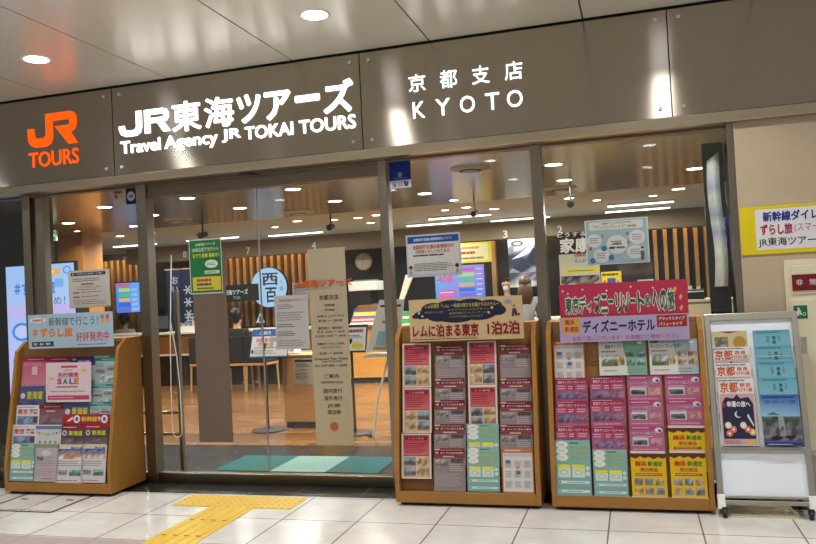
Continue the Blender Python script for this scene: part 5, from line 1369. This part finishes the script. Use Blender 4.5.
MB().tube([(k1[0] + 2.62, -.02, k1[2]), (-.02, -.11, .40), (k2[0] + 2.62 + .01, -.15, .03), (k2[0] + 2.62 - .03, -.15, .015)], .012, 10).build('leg', 'white_metal', ez)
MB().tube([(k2[0] + 2.62 - .06, -.15, .015), (k2[0] + 2.62 - .01, -.15, .015)], .017, 10).build('rubber_foot', 'rubber', ez)
MB().tube([(k1[0] + 2.62, 0, k1[2]), (.25, -.1, .015)], .012, 10).build('leg', 'white_metal', ez)
MB().tube([(k1[0] + 2.62, .02, k1[2]), (k1[0] + 2.62, .35, .015)], .012, 10).build('leg', 'white_metal', ez)
MB().tube([(loc[0][0] + .08, .0, loc[0][1] - .3), (k1[0] + 2.62, -.01, k1[2])], .012, 10).build('mast', 'white_metal', ez)
# things on the counters
p = (-4.385, 12.5, 0.854)
pr = thing('printer', 'white topped black printer stacked on a cardboard box by the centre post', 'printer', (p[0], 12.62, 1.30))
MB().box((-.26, -.2, 0), (.10, .2, .24)).build('body', 'black', pr, bevel=.01)
MB().box((-.28, -.22, .24), (.22, .22, .40)).build('top_cover', 'white_metal', pr, bevel=.015)
MB().box((-.20, -.16, .40), (.16, .12, .425)).build('paper_stack', emit('self-lit green paper', '#c8d8a8', .5), pr)  # paper brightened by its own emission, it is no lamp
bxx = thing('cardboard_box', 'brown cardboard box on the counter under the black printer', 'box', (p[0] + .1, 12.62, .965))
MB().box((-.24, -.2, 0), (.22, .2, .335)).build('carton', 'wood_back', bxx, bevel=.006)
MB().box((-.24, -.201, .15), (.22, -.2, .19)).build('tape', 'chair_wood', bxx)
p = (-3.684, 12.3, 1.238)
tm = thing('tilted_monitor', 'cream monitor seen from behind, tilted beside the centre post', 'monitor', (p[0], 12.45, .965))
MB().prism_y([(-.12, .32), (-.06, .32), (.16, .80), (.04, .80)], -.03, .03).build('panel', 'desk_top', tm, bevel=.004)
MB().box((-.12, -.08, 0), (.04, .08, .015)).box((-.08, -.02, .015), (-.05, .02, .4)).build('foot', 'black', tm)
p = (-8.444, 12.5, 0.828)
mo = thing('monitor', 'square black monitor on the brown counter beside the navy curtain', 'monitor', (p[0], 12.55, .965))
MB().box((-.12, -.04, .05), (.20, .0, .32)).build('screen', 'black', mo, bevel=.006)
MB().box((-.10, -.043, .07), (.18, -.04, .30)).build('display', simple('switched off display', '#4a4d52', .3), mo)
MB().box((-.02, -.08, 0), (.1, .06, .015)).box((.02, -.03, .015), (.06, 0, .08)).build('foot', 'black', mo)
p = (-7.816, 12.4, 0.816)
bk = thing('brochure_box', 'low white box of brochures on the brown counter below the navy curtain', 'box', (p[0], 12.45, .965))
MB().box((-.20, -.08, 0), (.28, .1, .10)).build('tray', 'white_metal', bk, bevel=.004)
m = MB(); rg = random.Random(9)
for k in range(9): m.box((-.18 + k * .05, -.06, .1), (-.14 + k * .05, .06, .13 + .06 * rg.random()), ['#c9d0d0', '#7fa08a', '#d8d4c4', '#9aa4b4'][k % 4])
m.build('brochures', 'print', bk)
# triangular caution card on the counter
p = (-6.334, 12.3, 1.074)
tc_ = thing('triangle_card', 'small pale blue triangular card above the blue headed sign stand', 'card', (p[0], 12.4, .965))
MB().box((-.01, 0, 0), (.01, .01, p[2] - .965 + .02)).build('stick', 'black_metal', tc_)
z = p[2] - .965
MB().prism_y([(-.085, z), (.085, z), (0, z + .18)], -.006, 0).build('face', simple('pale blue card', '#9fc0d0', .5), tc_)
MB().prism_y([(-.02, z + .02), (.02, z + .02), (.012, z + .11), (-.012, z + .11)], -.009, -.006).build('symbol', 'black', tc_)
# magazines on display on the orange counter
a, b = (-4.595, 12.2, 1.248), (-4.122, 12.2, 0.864)
w_, h_, x, z = span(a, b)
S = Sheet(w_, h_ * 1.25, '#d8d4cc', .02)
S.rect(0, .3, 1, 1, '#3a4a8c', 1); S.lines(.06, .8, .9, .95, 1, '#c8cce0', 2, .8); S.rect(.04, .42, .9, .6, '#c8b834', 2); S.rect(0, .12, 1, .36, '#b0444c', 2); S.lines(.05, .16, .9, .32, 1, '#e0b8b8', 3)
tag(S.build('magazine', 'print', None, (x, 12.2, .97), (-.75, 0, 0)), 'blue and red magazine displayed on the orange counter behind the champagne panel', 'magazine')
p = (-3.67, 12.3, 0.842)
gb = thing('green_box', 'small green and white box on the orange counter beside the centre post', 'box', (p[0] + .05, 12.36, .965))
MB().box((-.1, -.06, 0), (.1, .06, .2)).build('carton', simple('green carton', '#3a9a5a', .5), gb, bevel=.004)
MB().box((-.1, -.061, .08), (.1, -.06, .12)).build('label_band', 'white_metal', gb)
# desk printer on the far right
p = (0.664, 9.6, 1.085)
cb = thing('service_cabinet', 'cream side counter inside the shop near the black board', 'counter', (p[0] + .0, 9.6, 0))
MB().box((-.35, 0, 0), (.55, .6, 1.20)).build('body', 'cream', cb, bevel=.004)
MB().box((-.37, -.02, 1.20), (.57, .62, 1.23)).build('counter_top', 'desk_top', cb, bevel=.004)
pr2 = thing('ticket_printer', 'small black ticket printer on the cream side counter by the black board', 'printer', (p[0], 9.75, 1.23))
MB().box((-.09, -.1, 0), (.11, .12, .12)).build('body', 'black', pr2, bevel=.008)
MB().box((-.08, -.102, .085), (.10, -.1, .1)).build('paper_slot', 'white_metal', pr2)
MB().box((-.06, -.04, .12), (-.02, 0, .16)).box((.03, -.04, .12), (.07, 0, .15)).build('roll', 'white_metal', pr2)

# ------------------------------------------------------------------ people
def skinned(name, J, E, mat, parent, sub=2):
    names = list(J)
    me = bpy.data.meshes.new(name)
    me.from_pydata([J[n][0] for n in names], [(names.index(a), names.index(b)) for a, b in E], [])
    o = bpy.data.objects.new(name, me); COL.objects.link(o)
    md = o.modifiers.new('skin', 'SKIN'); md.use_smooth_shade = True
    sk = me.skin_vertices[0].data if me.skin_vertices else None
    if sk is None:
        me.attributes
    for i, n in enumerate(names):
        r = J[n][1]
        sk[i].radius = (r, r) if not isinstance(r, tuple) else r
        sk[i].use_root = (i == 0)
    ss = o.modifiers.new('subsurf', 'SUBSURF'); ss.levels = sub; ss.render_levels = sub
    dg = bpy.context.evaluated_depsgraph_get()
    m2 = bpy.data.meshes.new_from_object(o.evaluated_get(dg))
    bpy.data.objects.remove(o); bpy.data.meshes.remove(me)
    m2.name = name; m2.materials.clear(); m2.materials.append(M[mat])
    for p in m2.polygons: p.use_smooth = True
    r = bpy.data.objects.new(name, m2); COL.objects.link(r); r.parent = parent
    return r
def person(label, loc, rz, sit, hair, shirt, trousers, mask=False, arm_drop=.35, vest=None):
    """faces local +y"""
    t = thing('person', label, 'person', loc, rz)
    if not sit: t.scale = (.93, .93, .93)
    H0 = .50 if sit else .90
    J = {'pelvis': ((0, 0, H0), .105)}
    E = []
    def add(n, co, r, frm): J[n] = (co, r); E.append((frm, n))
    dy = 0
    add('belly', (0, .01, H0 + .18), .105, 'pelvis'); add('chest', (0, .015, H0 + .38), .12, 'belly'); add('collar', (0, .01, H0 + .52), .075, 'chest')
    add('neck', (0, .02, H0 + .59), .048, 'collar'); add('jaw', (0, .04, H0 + .65), (.072, .076), 'neck'); add('brow', (0, .03, H0 + .735), (.094, .10), 'jaw'); add('crown', (0, .02, H0 + .80), (.08, .085), 'brow')
    add('nose', (0, .125, H0 + .70), .010, 'jaw')
    for s in (-1, 1):
        k = 'l' if s < 0 else 'r'
        add('ear' + k, (s * .083, .03, H0 + .71), .012, 'brow')
        add('shoulder' + k, (s * .165, .01, H0 + .47), .052, 'chest')
        el = (s * .215, .06, H0 + .20); wr = (s * .14, .28, H0 + .26)
        add('elbow' + k, el, .038, 'shoulder' + k); add('wrist' + k, wr, .024, 'elbow' + k)
        pc = (s * .125, .335, H0 + .27); add('palm' + k, pc, (.034, .018), 'wrist' + k)
        for f, (fx, ln) in enumerate(((-.03, .062), (-.011, .072), (.009, .068), (.027, .052))):
            add('k%d%s' % (f, k), (pc[0] + fx, pc[1] + .045, pc[2] + .004), .009, 'palm' + k)
            add('m%d%s' % (f, k), (pc[0] + fx * 1.1, pc[1] + .045 + ln * .55, pc[2] - .006), .008, 'k%d%s' % (f, k))
            add('t%d%s' % (f, k), (pc[0] + fx * 1.1, pc[1] + .045 + ln * .9, pc[2] - .03), .007, 'm%d%s' % (f, k))
        add('th' + k, (pc[0] - s * .042, pc[1] + .005, pc[2] - .005), .010, 'palm' + k); add('tt' + k, (pc[0] - s * .05, pc[1] + .045, pc[2] - .012), .008, 'th' + k)
        hip = (s * .085, .02, H0 - .03)
        add('hip' + k, hip, .082, 'pelvis')
        if sit: kn, an, to = (s * .11, .43, H0 - .01), (s * .11, .42, .08), (s * .12, .55, .03)
        else: kn, an, to = (s * .09, .02, .48), (s * .09, 0, .08), (s * .10, .13, .03)
        add('knee' + k, kn, .056, 'hip' + k); add('ankle' + k, an, .036, 'knee' + k); add('toe' + k, to, .03, 'ankle' + k)
    skinned('body', J, E, 'skin', t)
    def grow(keys, d): return {n: (J[n][0], tuple(x + d for x in J[n][1]) if isinstance(J[n][1], tuple) else J[n][1] + d) for n in keys}
    sk_ = ['pelvis', 'belly', 'chest', 'collar'] + [b + k for k in 'lr' for b in ('shoulder', 'elbow', 'wrist')]
    sj = grow(sk_, .016); sj['hem'] = ((0, .0, H0 - .09), .135)
    skinned('shirt', sj, [e for e in E if e[0] in sk_ and e[1] in sk_] + [('pelvis', 'hem')], shirt, t)
    tk = ['pelvis', 'belly'] + [b + k for k in 'lr' for b in ('hip', 'knee', 'ankle')]
    skinned('trousers', grow(tk, .016), [e for e in E if e[0] in tk and e[1] in tk], trousers, t)
    for k in 'lr':
        a, b = J['ankle' + k][0], J['toe' + k][0]
        skinned('shoe', {'a': ((a[0], a[1] - .02, .045), .042), 'b': ((b[0], b[1], .035), .034)}, [('a', 'b')], 'black', t)
    z = H0 + .755
    hm = MB().ball((0, -.012, z + .005), (.098, .100, .108), 18, 12).ball((0, -.035, z - .075), (.074, .058, .075), 14, 10)
    for s in (-1, 1): hm.ball((s * .072, .01, z - .02), (.028, .05, .07), 10, 8)
    if hair[1]: hm.ball((0, -.055, z - .17), (.118, .066, .19), 18, 12).ball((-.05, -.05, z - .27), (.06, .05, .12), 12, 8).ball((.05, -.05, z - .27), (.06, .05, .12), 12, 8)
    hm.build('hair', hair[0], t, smooth=True)
    for s in (-1, 1): MB().ball((s * .03, .116, H0 + .735), .008, 8, 6).build('eye', 'black', t)
    if mask: MB().ball((0, .088, H0 + .672), (.056, .042, .046), 14, 10).build('face_mask', 'cloth_white', t, smooth=True)
    else: MB().box((-.02, .102, H0 + .648), (.02, .108, H0 + .654)).build('mouth', simple('lips', '#a8605a', .5), t)
    return t
person('seated person in black with short dark hair, back turned, at the counter', (C1[0] + .09, 11.62, 0), .05, True, ('hair_black', False), 'cloth_black', 'cloth_navy')
p = (-1.512, 11.2, 1.484)
person('standing woman in grey with long brown hair, her back turned', (p[0], 11.2, 0), .1, False, ('hair_brown', True), 'cloth_grey', 'cloth_navy')
p = (-2.109, 13.4, 1.514)
person('masked clerk with dark hair facing out from behind the orange counter', (p[0], 13.35, 0), PI - .1, False, ('hair_black', False), 'cloth_black', 'cloth_black', True)
p = (-9.781, 13.3, 1.089)
oc = thing('clerk_chair', 'dark office chair behind the brown counter under the small list screen', 'chair', (p[0], 13.3, 0), PI)
MB().box((-.22, -.2, .42), (.22, .2, .49)).build('seat', 'cloth_black', oc, bevel=.01); MB().box((-.2, .2, .6), (.2, .24, .95)).build('backrest', 'cloth_black', oc, bevel=.01)
MB().tube([(0, 0, .03), (0, 0, .42)], .025, 10).build('column', 'black_metal', oc)
m = MB()
for k in range(5): m.tube([(0, 0, .06), (.26 * math.cos(k * 2 * PI / 5), .26 * math.sin(k * 2 * PI / 5), .03)], .018, 8)
m.build('star_base', 'black_metal', oc)
person('seated clerk with black hair and white shirt, back turned, under the small list screen', (p[0], 13.3, 0), .2, True, ('hair_black', False), 'cloth_white', 'cloth_navy')

# ------------------------------------------------------------------ picture settings
scene.view_settings.view_transform = 'Standard'
scene.view_settings.look = 'None'
scene.view_settings.exposure = 0
scene.cycles.use_denoising = True
scene.cycles.max_bounces = 8
scene.cycles.transparent_max_bounces = 12
scene.cycles.sample_clamp_indirect = 4
scene.cycles.caustics_reflective = False
scene.cycles.caustics_refractive = False
